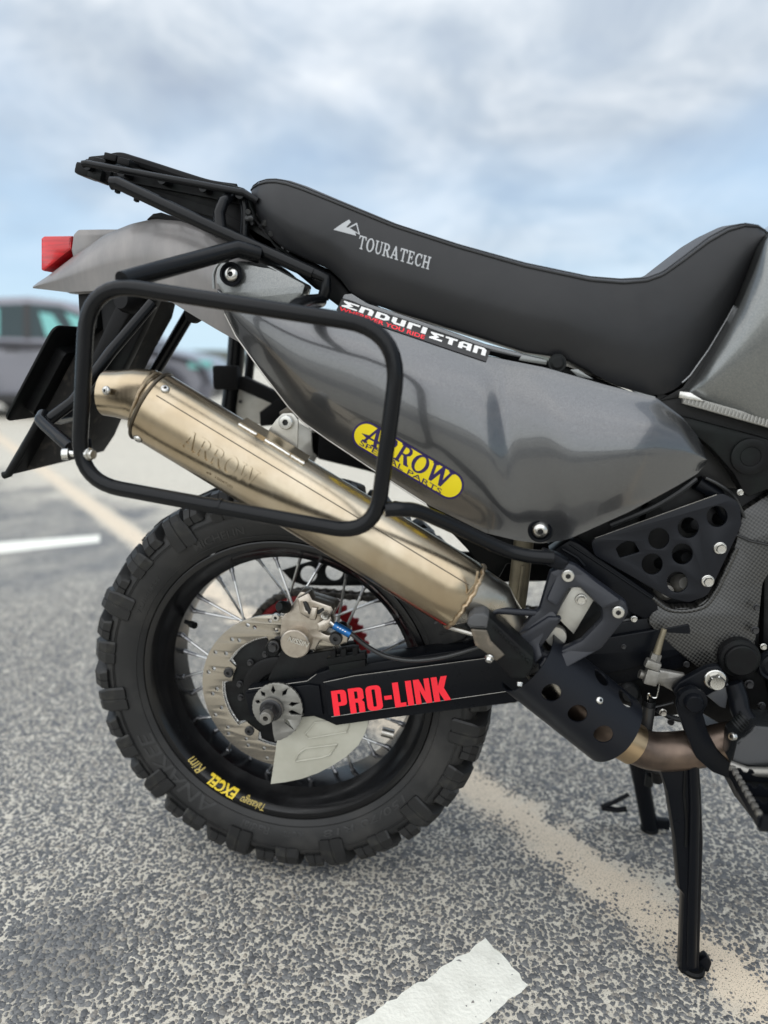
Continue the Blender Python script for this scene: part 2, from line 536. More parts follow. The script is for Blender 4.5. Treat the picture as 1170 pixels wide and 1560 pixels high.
# ---- bolts (unit radius heads along +Z)
def bolt_meshes():
    d = {}
    n = 6
    def rec(base_prof, m, name, rr=0.45, depth=0.35, top=None, ncirc=24):
        bm = bmesh.new()
        rings = []
        for r_, h in base_prof:
            rings.append([bm.verts.new((r_ * math.cos(2 * math.pi * i / ncirc), r_ * math.sin(2 * math.pi * i / ncirc), h)) for i in range(ncirc)])
        hexr = []
        topz = base_prof[-1][1]
        for zz in (topz, topz - depth):
            hx = []
            for i in range(ncirc):
                a = 2 * math.pi * i / ncirc
                s = a % (math.pi / 3) - math.pi / 6
                q = rr * math.cos(math.pi / 6) / math.cos(s)
                hx.append(bm.verts.new((q * math.cos(a), q * math.sin(a), zz)))
            hexr.append(hx)
        allr = rings + hexr
        for i in range(len(allr) - 1):
            for j in range(ncirc):
                f = bm.faces.new((allr[i][j], allr[i][(j + 1) % ncirc], allr[i + 1][(j + 1) % ncirc], allr[i + 1][j]))
                if i >= len(rings):
                    f.material_index = 1
        f = bm.faces.new(allr[-1]); f.material_index = 1
        bmesh.ops.recalc_face_normals(bm, faces=bm.faces)
        me = bpy.data.meshes.new(name)
        bm.to_mesh(me); bm.free()
        return finish(me, [m, M_hole], 30)
    d['socket'] = rec([(1.0, -0.3), (1.0, 0.62), (0.9, 0.75), (0.62, 0.78)], M_chrome, 'socket_bolt', 0.46)
    d['button'] = rec([(1.0, -0.2), (1.0, 0.10), (0.9, 0.34), (0.7, 0.5), (0.5, 0.56)], M_chrome, 'button_bolt', 0.40, 0.3)
    d['flat'] = rec([(1.0, -0.2), (1.0, 0.14), (0.93, 0.22), (0.5, 0.22)], M_chrome, 'flat_bolt', 0.3, 0.2)
    d['darksocket'] = rec([(1.0, -0.3), (1.0, 0.32), (0.9, 0.45), (0.62, 0.46)], M_dark_cap, 'dark_bolt', 0.40)
    def hexb(m, name):
        bm = bmesh.new()
        nc = 24
        prof = [(1.0, -0.2), (1.0, 0.12), (0.92, 0.2), (0.80, 0.22)]
        rings = [[bm.verts.new((r_ * math.cos(2 * math.pi * i / nc), r_ * math.sin(2 * math.pi * i / nc), h)) for i in range(nc)] for r_, h in prof]
        for k_, zz, in ((0.78, 0.22), (0.78, 0.80), (0.66, 0.92)):
            hx = []
            for i in range(nc):
                a = 2 * math.pi * i / nc
                s = a % (math.pi / 3) - math.pi / 6
                q = k_ * math.cos(math.pi / 6) / math.cos(s) if k_ > 0.7 else k_ * 0.98
                hx.append(bm.verts.new((q * math.cos(a), q * math.sin(a), zz)))
            rings.append(hx)
        rings.append([bm.verts.new((0.5 * math.cos(2 * math.pi * i / nc), 0.5 * math.sin(2 * math.pi * i / nc), 0.90)) for i in range(nc)])
        for i in range(len(rings) - 1):
            for j in range(nc):
                bm.faces.new((rings[i][j], rings[i][(j + 1) % nc], rings[i + 1][(j + 1) % nc], rings[i + 1][j]))
        bm.faces.new(rings[-1])
        bmesh.ops.recalc_face_normals(bm, faces=bm.faces)
        me = bpy.data.meshes.new(name)
        bm.to_mesh(me); bm.free()
        return finish(me, m, 28)
    d['hex'] = hexb(M_chrome, 'hex_bolt')
    d['darkhex'] = hexb(M_dark_cap, 'dark_hex_bolt')
    return d
BOLT = bolt_meshes()
def bolt(kind, px, py, Y, rpx, parent, axis=(0, -1, 0), name='bolt', spin=None):
    p = P(px, py, Y)
    q = axq(axis) @ Quaternion((0, 0, 1), random.uniform(0, 6.28) if spin is None else spin)
    return link(name, BOLT[kind], parent, p, q, rpx * mpp(px, py, Y))

# ------------------------------------------------------------------ letters
def earc(cx, cy, rx, ry, n=20):
    return [(cx + rx * math.cos(2 * math.pi * i / n), cy + ry * math.sin(2 * math.pi * i / n)) for i in range(n)]
IMP = {
 'P': (.50, [rp([(0, 0), (.19, 0), (.19, .37), (.47, .37), (.47, 1), (0, 1)], [0, 0, 0, .17, .17, 0]), rp([(.19, .52), (.28, .52), (.28, .86), (.19, .86)], [0, .04, .04, 0])]),
 'R': (.52, [rp([(0, 0), (.19, 0), (.19, .42), (.28, .40), (.28, 0), (.47, 0), (.47, .40), (.40, .49), (.48, .56), (.48, 1), (0, 1)], [0, 0, 0, .04, 0, 0, .06, .02, .05, .17, 0]), rp([(.19, .57), (.29, .57), (.29, .86), (.19, .86)], [0, .04, .04, 0])]),
 'O': (.52, [rp([(0, 0), (.49, 0), (.49, 1), (0, 1)], .19), rp([(.19, .15), (.30, .15), (.30, .85), (.19, .85)], .05)]),
 '-': (.28, [[(.01, .36), (.25, .36), (.25, .52), (.01, .52)]]),
 'L': (.38, [[(0, 0), (.36, 0), (.36, .16), (.19, .16), (.19, 1), (0, 1)]]),
 'I': (.22, [[(0, 0), (.19, 0), (.19, 1), (0, 1)]]),
 'N': (.54, [[(0, 0), (.17, 0), (.17, .55), (.33, 0), (.51, 0), (.51, 1), (.34, 1), (.34, .47), (.19, 1), (0, 1)]]),
 'K': (.55, [[(0, 0), (.19, 0), (.19, .38), (.33, 0), (.54, 0), (.37, .52), (.52, 1), (.32, 1), (.19, .62), (.19, 1), (0, 1)]]),
}
SER = {
 'T': (.92, [[(.27, 0), (.63, 0), (.63, .08), (.53, .10), (.53, .9), (.72, .9), (.80, .72), (.88, .72), (.86, 1), (.04, 1), (.02, .72), (.10, .72), (.18, .9), (.37, .9), (.37, .10), (.27, .08)]]),
 'O': (.95, [earc(.45, .5, .45, .52, 26), earc(.45, .5, .26, .42, 22)]),
 'U': (.92, [[(.0, 1), (.36, 1), (.36, .92), (.27, .9), (.27, .32), (.33, .16), (.46, .11), (.6, .17), (.66, .32), (.66, .9), (.56, .92), (.56, 1), (.86, 1), (.86, .92), (.77, .9), (.77, .28), (.68, .08), (.46, -.02), (.24, .06), (.11, .28), (.11, .9), (0, .92)]]),
 'R': (.90, [[(0, 0), (.36, 0), (.36, .08), (.27, .1), (.27, .44), (.37, .44), (.62, 0), (.88, 0), (.88, .08), (.80, .1), (.56, .48), (.70, .58), (.74, .75), (.66, .92), (.45, 1), (0, 1), (0, .92), (.1, .9), (.1, .1), (0, .08)], [(.27, .54), (.44, .54), (.54, .64), (.55, .8), (.45, .9), (.27, .9)]]),
 'A': (.96, [[(0, 0), (.3, 0), (.3, .08), (.22, .1), (.28, .27), (.58, .27), (.64, .1), (.55, .08), (.55, 0), (.94, 0), (.94, .08), (.84, .1), (.53, 1), (.38, 1), (.08, .1), (0, .08)], [(.31, .36), (.54, .36), (.43, .74)]]),
 'E': (.80, [[(0, 0), (.7, 0), (.74, .28), (.66, .28), (.58, .1), (.27, .1), (.27, .46), (.42, .46), (.46, .36), (.53, .36), (.53, .66), (.46, .66), (.42, .56), (.27, .56), (.27, .9), (.55, .9), (.62, .74), (.70, .74), (.68, 1), (0, 1), (0, .92), (.1, .9), (.1, .1), (0, .08)]]),
 'C': (.85, [[(.78, .25), (.7, .1), (.5, -.02), (.3, .02), (.12, .15), (.03, .5), (.12, .85), (.3, .98), (.5, 1.02), (.62, .94), (.70, 1), (.76, 1), (.76, .66), (.68, .66), (.6, .85), (.45, .92), (.3, .82), (.22, .5), (.3, .18), (.48, .1), (.62, .15), (.7, .28)]]),
 'H': (.96, [[(0, 0), (.36, 0), (.36, .08), (.27, .1), (.27, .45), (.63, .45), (.63, .1), (.54, .08), (.54, 0), (.9, 0), (.9, .08), (.8, .1), (.8, .9), (.9, .92), (.9, 1), (.54, 1), (.54, .92), (.63, .9), (.63, .56), (.27, .56), (.27, .9), (.36, .92), (.36, 1), (0, 1), (0, .92), (.1, .9), (.1, .1), (0, .08)]]),
 'W': (1.32, [[(.26, 0), (.42, 0), (.63, .6), (.84, 0), (1.0, 0), (1.2, .9), (1.28, .92), (1.28, 1), (.96, 1), (.96, .92), (1.05, .9), (.92, .36), (.72, 1), (.56, 1), (.36, .36), (.24, .9), (.33, .92), (.33, 1), (0, 1), (0, .92), (.08, .9)]]),
}
END = {
 'E': (1.0, [[(0, 0), (.95, 0), (.95, .24), (.42, .24), (.66, .5), (.42, .76), (.95, .76), (.95, 1), (0, 1), (0, .8), (.30, .5), (0, .2)]]),
 'N': (.92, [[(0, 0), (.28, 0), (.28, .72), (.55, .72), (.55, 0), (.83, 0), (.83, .78), (.65, 1), (0, 1)]]),
 'D': (.93, [[(0, 0), (.6, 0), (.85, .25), (.85, .75), (.6, 1), (0, 1)], [(.28, .24), (.5, .24), (.57, .34), (.57, .66), (.5, .76), (.28, .76)]]),
 'U': (.92, [[(0, 1), (0, .25), (.2, 0), (.83, 0), (.83, 1), (.55, 1), (.55, .27), (.28, .27), (.28, 1)]]),
 'R': (.80, [[(0, 0), (.28, 0), (.28, .72), (.74, .72), (.74, 1), (0, 1)]]),
 'I': (.40, [[(0, 0), (.3, 0), (.3, 1), (0, 1)]]),
 'S': (.92, [[(0, 0), (.85, 0), (.85, .24), (.40, .24), (.62, .5), (.40, .76), (.85, .76), (.85, 1), (0, 1), (0, .8), (.28, .5), (0, .2)]]),
 'T': (.86, [[(.26, 0), (.54, 0), (.54, .74), (.8, .74), (.8, 1), (0, 1), (0, .74), (.26, .74)]]),
 'A': (.92, [[(0, 0), (.28, 0), (.28, .25), (.55, .25), (.55, 0), (.83, 0), (.83, 1), (.2, 1), (0, .75)], [(.28, .48), (.55, .48), (.55, .76), (.28, .76)]]),
}
def word(txt, font, gap=0.06):
    outs, x = [], 0
    for ch in txt:
        w, os_ = font[ch]
        for o_ in os_:
            outs.append([(p[0] + x, p[1]) for p in o_])
        x += w + gap
    tot = x - gap
    return [[(p[0] / tot, p[1]) for p in o_] for o_ in outs]
def text_flat(txt, shear=0.0, offset=0.0, thick=0.02):
    """built-in font as a mesh, scaled to the unit square"""
    c = bpy.data.curves.new('tmp', 'FONT')
    c.body = txt
    c.shear = shear
    c.offset = offset
    c.extrude = 0
    c.resolution_u = 3
    ob = bpy.data.objects.new('tmp', c)
    me = bpy.data.meshes.new_from_object(ob)
    bpy.data.objects.remove(ob); bpy.data.curves.remove(c)
    xs = [v.co.x for v in me.vertices]; ys = [v.co.y for v in me.vertices]
    for v in me.vertices:
        v.co = ((v.co.x - min(xs)) / (max(xs) - min(xs)), (v.co.y - min(ys)) / (max(ys) - min(ys)), 0)
    return me
def decal(name, src, fmap, m, parent, cuts=(12, 4), thick=0.0004, label=None, angle=30):
    """src: outlines in the unit square, or a flat mesh; fmap(u, v, h) -> world point h metres proud"""
    if isinstance(src, list):
        me = poly_mesh(src, 0.02)
        bm = bmesh.new(); bm.from_mesh(me)
        kill = [f for f in bm.faces if not (abs(f.normal.z) > 0.9 and f.calc_center_median().z > 0)]
        bmesh.ops.delete(bm, geom=kill, context='FACES')
        for v in bm.verts:
            v.co.z = 0
    else:
        me = src
        bm = bmesh.new(); bm.from_mesh(me)
        bmesh.ops.remove_doubles(bm, verts=bm.verts, dist=1e-5)
    for axis, nc in ((0, cuts[0]), (1, cuts[1])):
        for i in range(1, nc):
            co = Vector((i / nc, 0, 0)) if axis == 0 else Vector((0, i / nc, 0))
            no = Vector((1, 0, 0)) if axis == 0 else Vector((0, 1, 0))
            bmesh.ops.bisect_plane(bm, geom=bm.verts[:] + bm.edges[:] + bm.faces[:], plane_co=co, plane_no=no, dist=1e-6)
    for f in bm.faces:
        if f.normal.z < 0:
            f.normal_flip()
    top = bm.faces[:]
    r_ = bmesh.ops.extrude_face_region(bm, geom=top)
    newv = set(g for g in r_['geom'] if isinstance(g, bmesh.types.BMVert))
    for v in bm.verts:
        u, w = v.co.x, v.co.y
        v.co = fmap(u, w, thick if v in newv else 0.00005)
    bmesh.ops.recalc_face_normals(bm, faces=bm.faces)
    me2 = bpy.data.meshes.new(name)
    bm.to_mesh(me2); bm.free()
    finish(me2, m, angle)
    return link(name, me2, parent, label=label)
def quadmap(c, surf):
    """c = photo corners bl, br, tr, tl ; surf(px,py,h) -> world"""
    def f(u, v, h):
        x = (1 - u) * (1 - v) * c[0][0] + u * (1 - v) * c[1][0] + u * v * c[2][0] + (1 - u) * v * c[3][0]
        y = (1 - u) * (1 - v) * c[0][1] + u * (1 - v) * c[1][1] + u * v * c[2][1] + (1 - u) * v * c[3][1]
        return surf(x, y, h)
    return f
def flatsurf(Y):
    pl = Y if isinstance(Y, Pl) else Pl(Y)
    def f(px, py, h):
        return P(px, py, Pl(pl.y0 - h, pl.a, pl.b, pl.x0, pl.z0))
    return f

# ---- smooth table interpolation
def interp1(xs, ys, x):
    xs = np.asarray(xs, float); ys = np.asarray(ys, float)
    x = float(min(max(x, xs[0]), xs[-1]))
    i = int(min(max(np.searchsorted(xs, x) - 1, 0), len(xs) - 2))
    h = xs[i + 1] - xs[i]
    d = np.diff(ys) / np.diff(xs)
    def slope(k):
        if k == 0: return d[0]
        if k == len(xs) - 1: return d[-1]
        if d[k - 1] * d[k] <= 0: return 0.0
        return 2 * d[k - 1] * d[k] / (d[k - 1] + d[k])
    t = (x - xs[i]) / h
    m0, m1 = slope(i) * h, slope(i + 1) * h
    return (2*t**3 - 3*t*t + 1) * ys[i] + (t**3 - 2*t*t + t) * m0 + (-2*t**3 + 3*t*t) * ys[i + 1] + (t**3 - t*t) * m1
def lin(pts, x):
    return float(np.interp(x, [p[0] for p in pts], [p[1] for p in pts]))
def smo(pts, x):
    return interp1([p[0] for p in pts], [p[1] for p in pts], x)
# ================================================================== SETTING
def vnoise(x, y, seed):
    """value noise, vectorised"""
    g = np.random.default_rng(seed).random((64, 64))
    xi = np.floor(x).astype(int); yi = np.floor(y).astype(int)
    fx = x - xi; fy = y - yi
    fx = fx * fx * (3 - 2 * fx); fy = fy * fy * (3 - 2 * fy)
    a = g[xi % 64, yi % 64]; b = g[(xi + 1) % 64, yi % 64]
    c = g[xi % 64, (yi + 1) % 64]; d = g[(xi + 1) % 64, (yi + 1) % 64]
    return (a * (1 - fx) + b * fx) * (1 - fy) + (c * (1 - fx) + d * fx) * fy

# the blown sand lies in a band across the car park (centre line through two ground points)
SA, SB = G(728, 1200), G(1100, 1472)
SDIR = (SB - SA).normalized()
SNRM = Vector((-SDIR.y, SDIR.x, 0))
def sand_d(x, y):
    return (x - SA.x) * SNRM.x + (y - SA.y) * SNRM.y
SW = 0.045                      # half width of the densest sand
FAR0, FAR1 = 2.3, 3.1           # chips give way to the texture between these distances from the camera

def asphalt_material():
    m = bpy.data.materials.new('asphalt_with_sand')
    m.use_nodes = True
    t = m.node_tree
    b = t.nodes['Principled BSDF']
    b.inputs['Roughness'].default_value = 0.9
    b.inputs['Specular IOR Level'].default_value = 0.25
    g = N(t, 'ShaderNodeNewGeometry')
    s = N(t, 'ShaderNodeSeparateXYZ')
    t.links.new(g.outputs['Position'], s.inputs[0])
    x, y = s.outputs[0], s.outputs[1]
    # fine stones
    nz = N(t, 'ShaderNodeTexNoise', Scale=60.0, Detail=3.0)
    t.links.new(g.outputs['Position'], nz.inputs['Vector'])
    off = N(t, 'ShaderNodeMix', _data_type='VECTOR'); off.inputs[0].default_value = 0.012
    t.links.new(g.outputs['Position'], off.inputs[4]); t.links.new(nz.outputs['Color'], off.inputs[5])
    vo = N(t, 'ShaderNodeTexVoronoi', Scale=122.0); vo.feature = 'DISTANCE_TO_EDGE'
    t.links.new(off.outputs[1], vo.inputs['Vector'])
    lo = N(t, 'ShaderNodeTexNoise', Scale=2.2, Detail=6.0, Roughness=0.6)
    t.links.new(g.outputs['Position'], lo.inputs['Vector'])
    mid = N(t, 'ShaderNodeTexNoise', Scale=26.0, Detail=4.0, Roughness=0.6)
    t.links.new(g.outputs['Position'], mid.inputs['Vector'])
    # how much sand fills the joints here
    dn = M(t, 'ADD', M(t, 'MULTIPLY', M(t, 'SUBTRACT', x, SA.x), SNRM.x), M(t, 'MULTIPLY', M(t, 'SUBTRACT', y, SA.y), SNRM.y))
    wob = M(t, 'MULTIPLY', M(t, 'SUBTRACT', mid.outputs[0], 0.5), 0.10)
    ad = M(t, 'ABSOLUTE', M(t, 'ADD', dn, wob))
    band = N(t, 'ShaderNodeMapRange'); band.interpolation_type = 'SMOOTHSTEP'
    band.inputs[1].default_value = SW + 0.05; band.inputs[2].default_value = SW - 0.03
    t.links.new(ad, band.inputs[0])
    # a wide sandy area farther off, beyond the far end of the parking bays
    cx = M(t, 'SUBTRACT', x, CAM.x); cy = M(t, 'SUBTRACT', y, CAM.y)
    dist = M(t, 'SQRT', M(t, 'ADD', M(t, 'MULTIPLY', cx, cx), M(t, 'MULTIPLY', cy, cy)))
    wide = N(t, 'ShaderNodeMapRange'); wide.interpolation_type = 'SMOOTHSTEP'
    wide.inputs[1].default_value = 3.9; wide.inputs[2].default_value = 6.6
    t.links.new(M(t, 'ADD', M(t, 'ADD', dist, M(t, 'MULTIPLY', M(t, 'SUBTRACT', lo.outputs[0], 0.5), 3.0)), M(t, 'MULTIPLY', M(t, 'MAXIMUM', dn, -0.8), 3.0)), wide.inputs[0])
    sand_more = M(t, 'MAXIMUM', band.outputs[0], M(t, 'MULTIPLY', wide.outputs[0], 0.85))
    far = N(t, 'ShaderNodeMapRange'); far.interpolation_type = 'SMOOTHSTEP'
    far.inputs[1].default_value = FAR0; far.inputs[2].default_value = FAR1
    t.links.new(dist, far.inputs[0])
    # stone where the cell distance beats a threshold
    thr = M(t, 'ADD', M(t, 'ADD', 0.015, M(t, 'MULTIPLY', M(t, 'SUBTRACT', lo.outputs[0], 0.5), 0.45)), M(t, 'MULTIPLY', sand_more, 0.38))
    st = N(t, 'ShaderNodeMapRange'); st.inputs[1].default_value = 0.0; st.inputs[2].default_value = 0.06
    t.links.new(M(t, 'SUBTRACT', vo.outputs[0], thr), st.inputs[0])
    stone = M(t, 'MULTIPLY', st.outputs[0], far.outputs[0])
    sandc = ramp(t, [(0.3, (0.48, 0.445, 0.375)), (0.52, (0.57, 0.53, 0.45)), (0.72, (0.66, 0.62, 0.53))])
    t.links.new(mid.outputs[0], sandc.inputs[0])
    sandw = N(t, 'ShaderNodeMix', _data_type='RGBA')
    sandw.inputs[7].default_value = (0.72, 0.60, 0.455, 1)
    t.links.new(M(t, 'MULTIPLY', band.outputs[0], 0.8), sandw.inputs[0]); t.links.new(sandc.outputs[0], sandw.inputs[6])
    gr = N(t, 'ShaderNodeTexNoise', Scale=480.0, Detail=3.0)
    t.links.new(g.outputs['Position'], gr.inputs['Vector'])
    grit = ramp(t, [(0.36, (0.25, 0.245, 0.235)), (0.44, (1, 1, 1))])
    t.links.new(gr.outputs[0], grit.inputs[0])
    sg = N(t, 'ShaderNodeMix', _data_type='RGBA', _blend_type='MULTIPLY'); sg.inputs[0].default_value = 1.0
    t.links.new(sandw.outputs[2], sg.inputs[6]); t.links.new(grit.outputs[0], sg.inputs[7])
    w0 = G(95, 1455)
    wx = M(t, 'SUBTRACT', x, w0.x); wy = M(t, 'SUBTRACT', y, w0.y)
    wd = M(t, 'ADD', M(t, 'SQRT', M(t, 'ADD', M(t, 'MULTIPLY', wx, wx), M(t, 'MULTIPLY', wy, wy))), M(t, 'MULTIPLY', M(t, 'SUBTRACT', mid.outputs[0], 0.5), 0.14))
    damp = N(t, 'ShaderNodeMapRange'); damp.interpolation_type = 'SMOOTHSTEP'
    damp.inputs[1].default_value = 0.13; damp.inputs[2].default_value = 0.045
    damp.inputs[3].default_value = 0.0; damp.inputs[4].default_value = 0.55
    t.links.new(wd, damp.inputs[0])
    oil = N(t, 'ShaderNodeMix', _data_type='RGBA')
    oil.inputs[7].default_value = (0.06, 0.061, 0.064, 1)
    t.links.new(damp.outputs[0], oil.inputs[0]); t.links.new(sg.outputs[2], oil.inputs[6])
    stc = ramp(t, [(0.3, (0.13, 0.132, 0.135)), (0.7, (0.20, 0.202, 0.20))])
    t.links.new(mid.outputs[0], stc.inputs[0])
    mx = N(t, 'ShaderNodeMix', _data_type='RGBA')
    t.links.new(stone, mx.inputs[0]); t.links.new(oil.outputs[2], mx.inputs[6]); t.links.new(stc.outputs[0], mx.inputs[7])
    t.links.new(mx.outputs[2], b.inputs['Base Color'])
    bn = N(t, 'ShaderNodeBump', Strength=0.5, Distance=0.003)
    t.links.new(M(t, 'ADD', M(t, 'MULTIPLY', stone, 0.7), M(t, 'MULTIPLY', gr.outputs[0], 0.35)), bn.inputs['Height'])
    t.links.new(bn.outputs[0], b.inputs['Normal'])
    return m
M_asph = asphalt_material()
gw = 900
ground = mk('ground', [(-gw, -gw, 0), (gw, -gw, 0), (gw, gw, 0), (-gw, gw, 0)], [(0, 1, 2, 3)], M_asph, smooth=False)
ground['kind'] = 'structure'
ground['label'] = 'grey asphalt car park with pale sand in its joints'

# --- exposed stone chips of the near asphalt
def stone_chips():
    sp = 0.0064
    c0 = np.array([CAM.x, CAM.y])
    gx, gy = np.meshgrid(np.arange(-2.6, 2.9, sp), np.arange(-0.75, 2.6, sp), indexing='ij')
    x = gx.ravel() + rng.uniform(-.45, .45, gx.size) * sp
    y = gy.ravel() + rng.uniform(-.45, .45, gx.size) * sp
    d = np.hypot(x - c0[0], y - c0[1])
    # stay near what can be seen (with room to step aside)
    ax = x - CAM.x; ay = y - CAM.y
    fw = ax * FWD.x + ay * FWD.y; sd = ax * RIGHT.x + ay * RIGHT.y
    vis = (fw > 0.35) & (np.abs(sd) < fw * 0.62 + 0.30)
    t = np.clip((d - FAR0) / (FAR1 - FAR0), 0, 1); t = t * t * (3 - 2 * t)
    keep = vis & (rng.random(x.size) > t)
    nlow = vnoise(x * 2.3 + 9, y * 2.3 + 4, 3) * .6 + vnoise(x * 7 + 3, y * 7 + 8, 4) * .4
    nmid = vnoise(x * 48 + 3, y * 48 + 8, 5)
    sdn = np.abs((x - SA.x) * SNRM.x + (y - SA.y) * SNRM.y + (vnoise(x * 24, y * 24, 6) - .5) * .10)
    inband = np.clip((SW + .03 - sdn) / .06, 0, 1)
    dens = 1.15 + 0.25 * (nlow - .5) - 0.45 * (nmid < .20) - 1.02 * inband
    # sandier ground on the far side of the band
    side = ((x - SA.x) * SNRM.x + (y - SA.y) * SNRM.y) > 0
    dens = np.where(side, dens - 0.06, dens)
    w0 = G(95, 1455)
    wet = np.exp(-(((x - w0.x) ** 2 + (y - w0.y) ** 2) / 0.012))
    dens += 0.5 * wet
    keep &= rng.random(x.size) < dens
    x, y, nl, ib, wet = x[keep], y[keep], nlow[keep], inband[keep], wet[keep]
    n = x.size
    K = 8
    a0 = rng.uniform(0, 6.28, n)
    rad = sp * rng.uniform(.46, .76, n) * (1 - .60 * ib) * (1 + .25 * wet)
    rad *= rng.choice([.68, .9, 1.05, 1.38], n, p=[.22, .3, .3, .18])
    ex = rng.uniform(.66, 1.0, n)
    ro = rng.uniform(0, 3.14, n)
    h = rng.uniform(.0005, .0013, n)
    ang = np.arange(K) * 2 * np.pi / K
    rr = rad[:, None] * rng.uniform(.66, 1.25, (n, K))
    lx = rr * np.cos(ang + a0[:, None]); ly = rr * np.sin(ang + a0[:, None]) * ex[:, None]
    px_ = lx * np.cos(ro)[:, None] - ly * np.sin(ro)[:, None]
    py_ = lx * np.sin(ro)[:, None] + ly * np.cos(ro)[:, None]
    V_ = np.zeros((n, 2 * K + 1, 3))
    V_[:, :K, 0] = x[:, None] + px_ * 1.06; V_[:, :K, 1] = y[:, None] + py_ * 1.06; V_[:, :K, 2] = -.0006
    tilt = rng.normal(0, .05, (n, 2))
    V_[:, K:2 * K, 0] = x[:, None] + px_ * .86; V_[:, K:2 * K, 1] = y[:, None] + py_ * .86
    V_[:, K:2 * K, 2] = h[:, None] * rng.uniform(.72, 1.05, (n, K)) + px_ * tilt[:, :1] + py_ * tilt[:, 1:]
    V_[:, 2 * K, 0] = x; V_[:, 2 * K, 1] = y; V_[:, 2 * K, 2] = h * 1.15
    i = np.arange(K); j = (i + 1) % K
    quads = np.stack([i, j, j + K, i + K], 1)
    tris = np.stack([i + K, j + K, np.full(K, 2 * K)], 1)
    base = (np.arange(n) * (2 * K + 1))[:, None, None]
    Q = (quads[None] + base).reshape(-1, 4); T = (tris[None] + base).reshape(-1, 3)
    me = bpy.data.meshes.new('asphalt_stones')
    me.vertices.add(n * (2 * K + 1)); me.vertices.foreach_set('co', V_.ravel())
    nl_ = Q.size + T.size
    me.loops.add(nl_)
    me.loops.foreach_set('vertex_index', np.concatenate([Q.ravel(), T.ravel()]))
    me.polygons.add(len(Q) + len(T))
    me.polygons.foreach_set('loop_start', np.concatenate([np.arange(len(Q)) * 4, Q.size + np.arange(len(T)) * 3]))
    me.update(calc_edges=True)
    me.shade_smooth()
    m = bpy.data.materials.new('asphalt_stone')
    m.use_nodes = True
    t_ = m.node_tree
    b = t_.nodes['Principled BSDF']
    b.inputs['Roughness'].default_value = 0.72
    gi = N(t_, 'ShaderNodeNewGeometry')
    r_ = ramp(t_, [(0.0, (0.09, 0.092, 0.095)), (0.5, (0.135, 0.137, 0.139)), (0.85, (0.18, 0.18, 0.177)), (1.0, (0.26, 0.235, 0.20))])
    t_.links.new(gi.outputs['Random Per Island'], r_.inputs[0])
    nn = N(t_, 'ShaderNodeTexNoise', Scale=420.0, Detail=4.0)
    t_.links.new(gi.outputs['Position'], nn.inputs['Vector'])
    r2 = ramp(t_, [(0.32, (0.72, 0.72, 0.72)), (0.6, (1.05, 1.05, 1.05)), (0.78, (1.7, 1.65, 1.5))])
    t_.links.new(nn.outputs[0], r2.inputs[0])
    mu = N(t_, 'ShaderNodeMix', _data_type='RGBA', _blend_type='MULTIPLY'); mu.inputs[0].default_value = 1.0
    t_.links.new(r_.outputs[0], mu.inputs[6]); t_.links.new(r2.outputs[0], mu.inputs[7])
    t_.links.new(mu.outputs[2], b.inputs['Base Color'])
    bn = N(t_, 'ShaderNodeBump', Strength=0.5, Distance=0.0008)
    t_.links.new(nn.outputs[0], bn.inputs['Height']); t_.links.new(bn.outputs[0], b.inputs['Normal'])
    me.materials.append(m)
    o = link('asphalt_stones', me)
    o['kind'] = 'stuff'
    o['label'] = 'dark stone chips showing through sand on the asphalt'
    return n
NCH = stone_chips()

# --- painted lines
M_line = mat('worn_white_road_paint', (0.78, 0.77, 0.69), 0.8, noise=((0.62, 0.61, 0.54), 28, 0.45, 0.8), bump=(160, 0.5, 0.003))
def painted(name, corners, label, z=0.0016, jag=0.004, spots=()):
    c = [G(*p) for p in corners]
    k = []
    for i in range(4):
        a, b = c[i], c[(i + 1) % 4]
        n_ = max(4, int((b - a).length / 0.010))
        for j in range(min(n_, 300)):
            q = a.lerp(b, j / min(n_, 300))
            k.append((q.x + random.gauss(0, jag * .45), q.y + random.gauss(0, jag * .45)))
    me = poly_mesh([k], z * 0.9, 0.0)
    for v in me.vertices:
        v.co.z += z * 0.5
    finish(me, M_line, 30, smooth=False)
    o = link(name, me)
    o['kind'] = 'structure'; o['label'] = label
    return o
painted('painted_line', [(740, 1431), (806, 1501), (560, 1700), (330, 1700)], 'broad white painted line end on the asphalt at the front', jag=0.0035)
painted('painted_line', [(-260, 846), (-260, 872), (152, 826), (152, 815)], 'thin white parking line on the asphalt behind the rear wheel', jag=0.002)

# --- low dune bank on the horizon
def bank():
    m = mat('far_scrub', (0.055, 0.065, 0.05), 0.95, noise=((0.13, 0.12, 0.09), 0.08, 0.4, 0.7))
    vs, fs = [], []
    n = 160
    for i in range(n + 1):
        az = R(360) * i / n
        for k_, (dd, hh) in enumerate(((62, 0.0), (66, .55), (72, 1.0), (84, .9), (110, -.2))):
            q = hh * (0.75 + .55 * math.sin(i * .37) * math.sin(i * .11 + 1) + .18 * random.random())
            vs.append((CAM.x + dd * math.sin(az), CAM.y + dd * math.cos(az), q if 0 < k_ < 4 else hh - .02))
    for i in range(n):
        for k_ in range(4):
            fs.append((i * 5 + k_, i * 5 + 5 + k_, i * 5 + 6 + k_, i * 5 + 1 + k_))
    o = mk('dune_bank', vs, fs, m, angle=180)
    o['kind'] = 'structure'; o['label'] = 'low dark scrubby bank along the horizon'
bank()

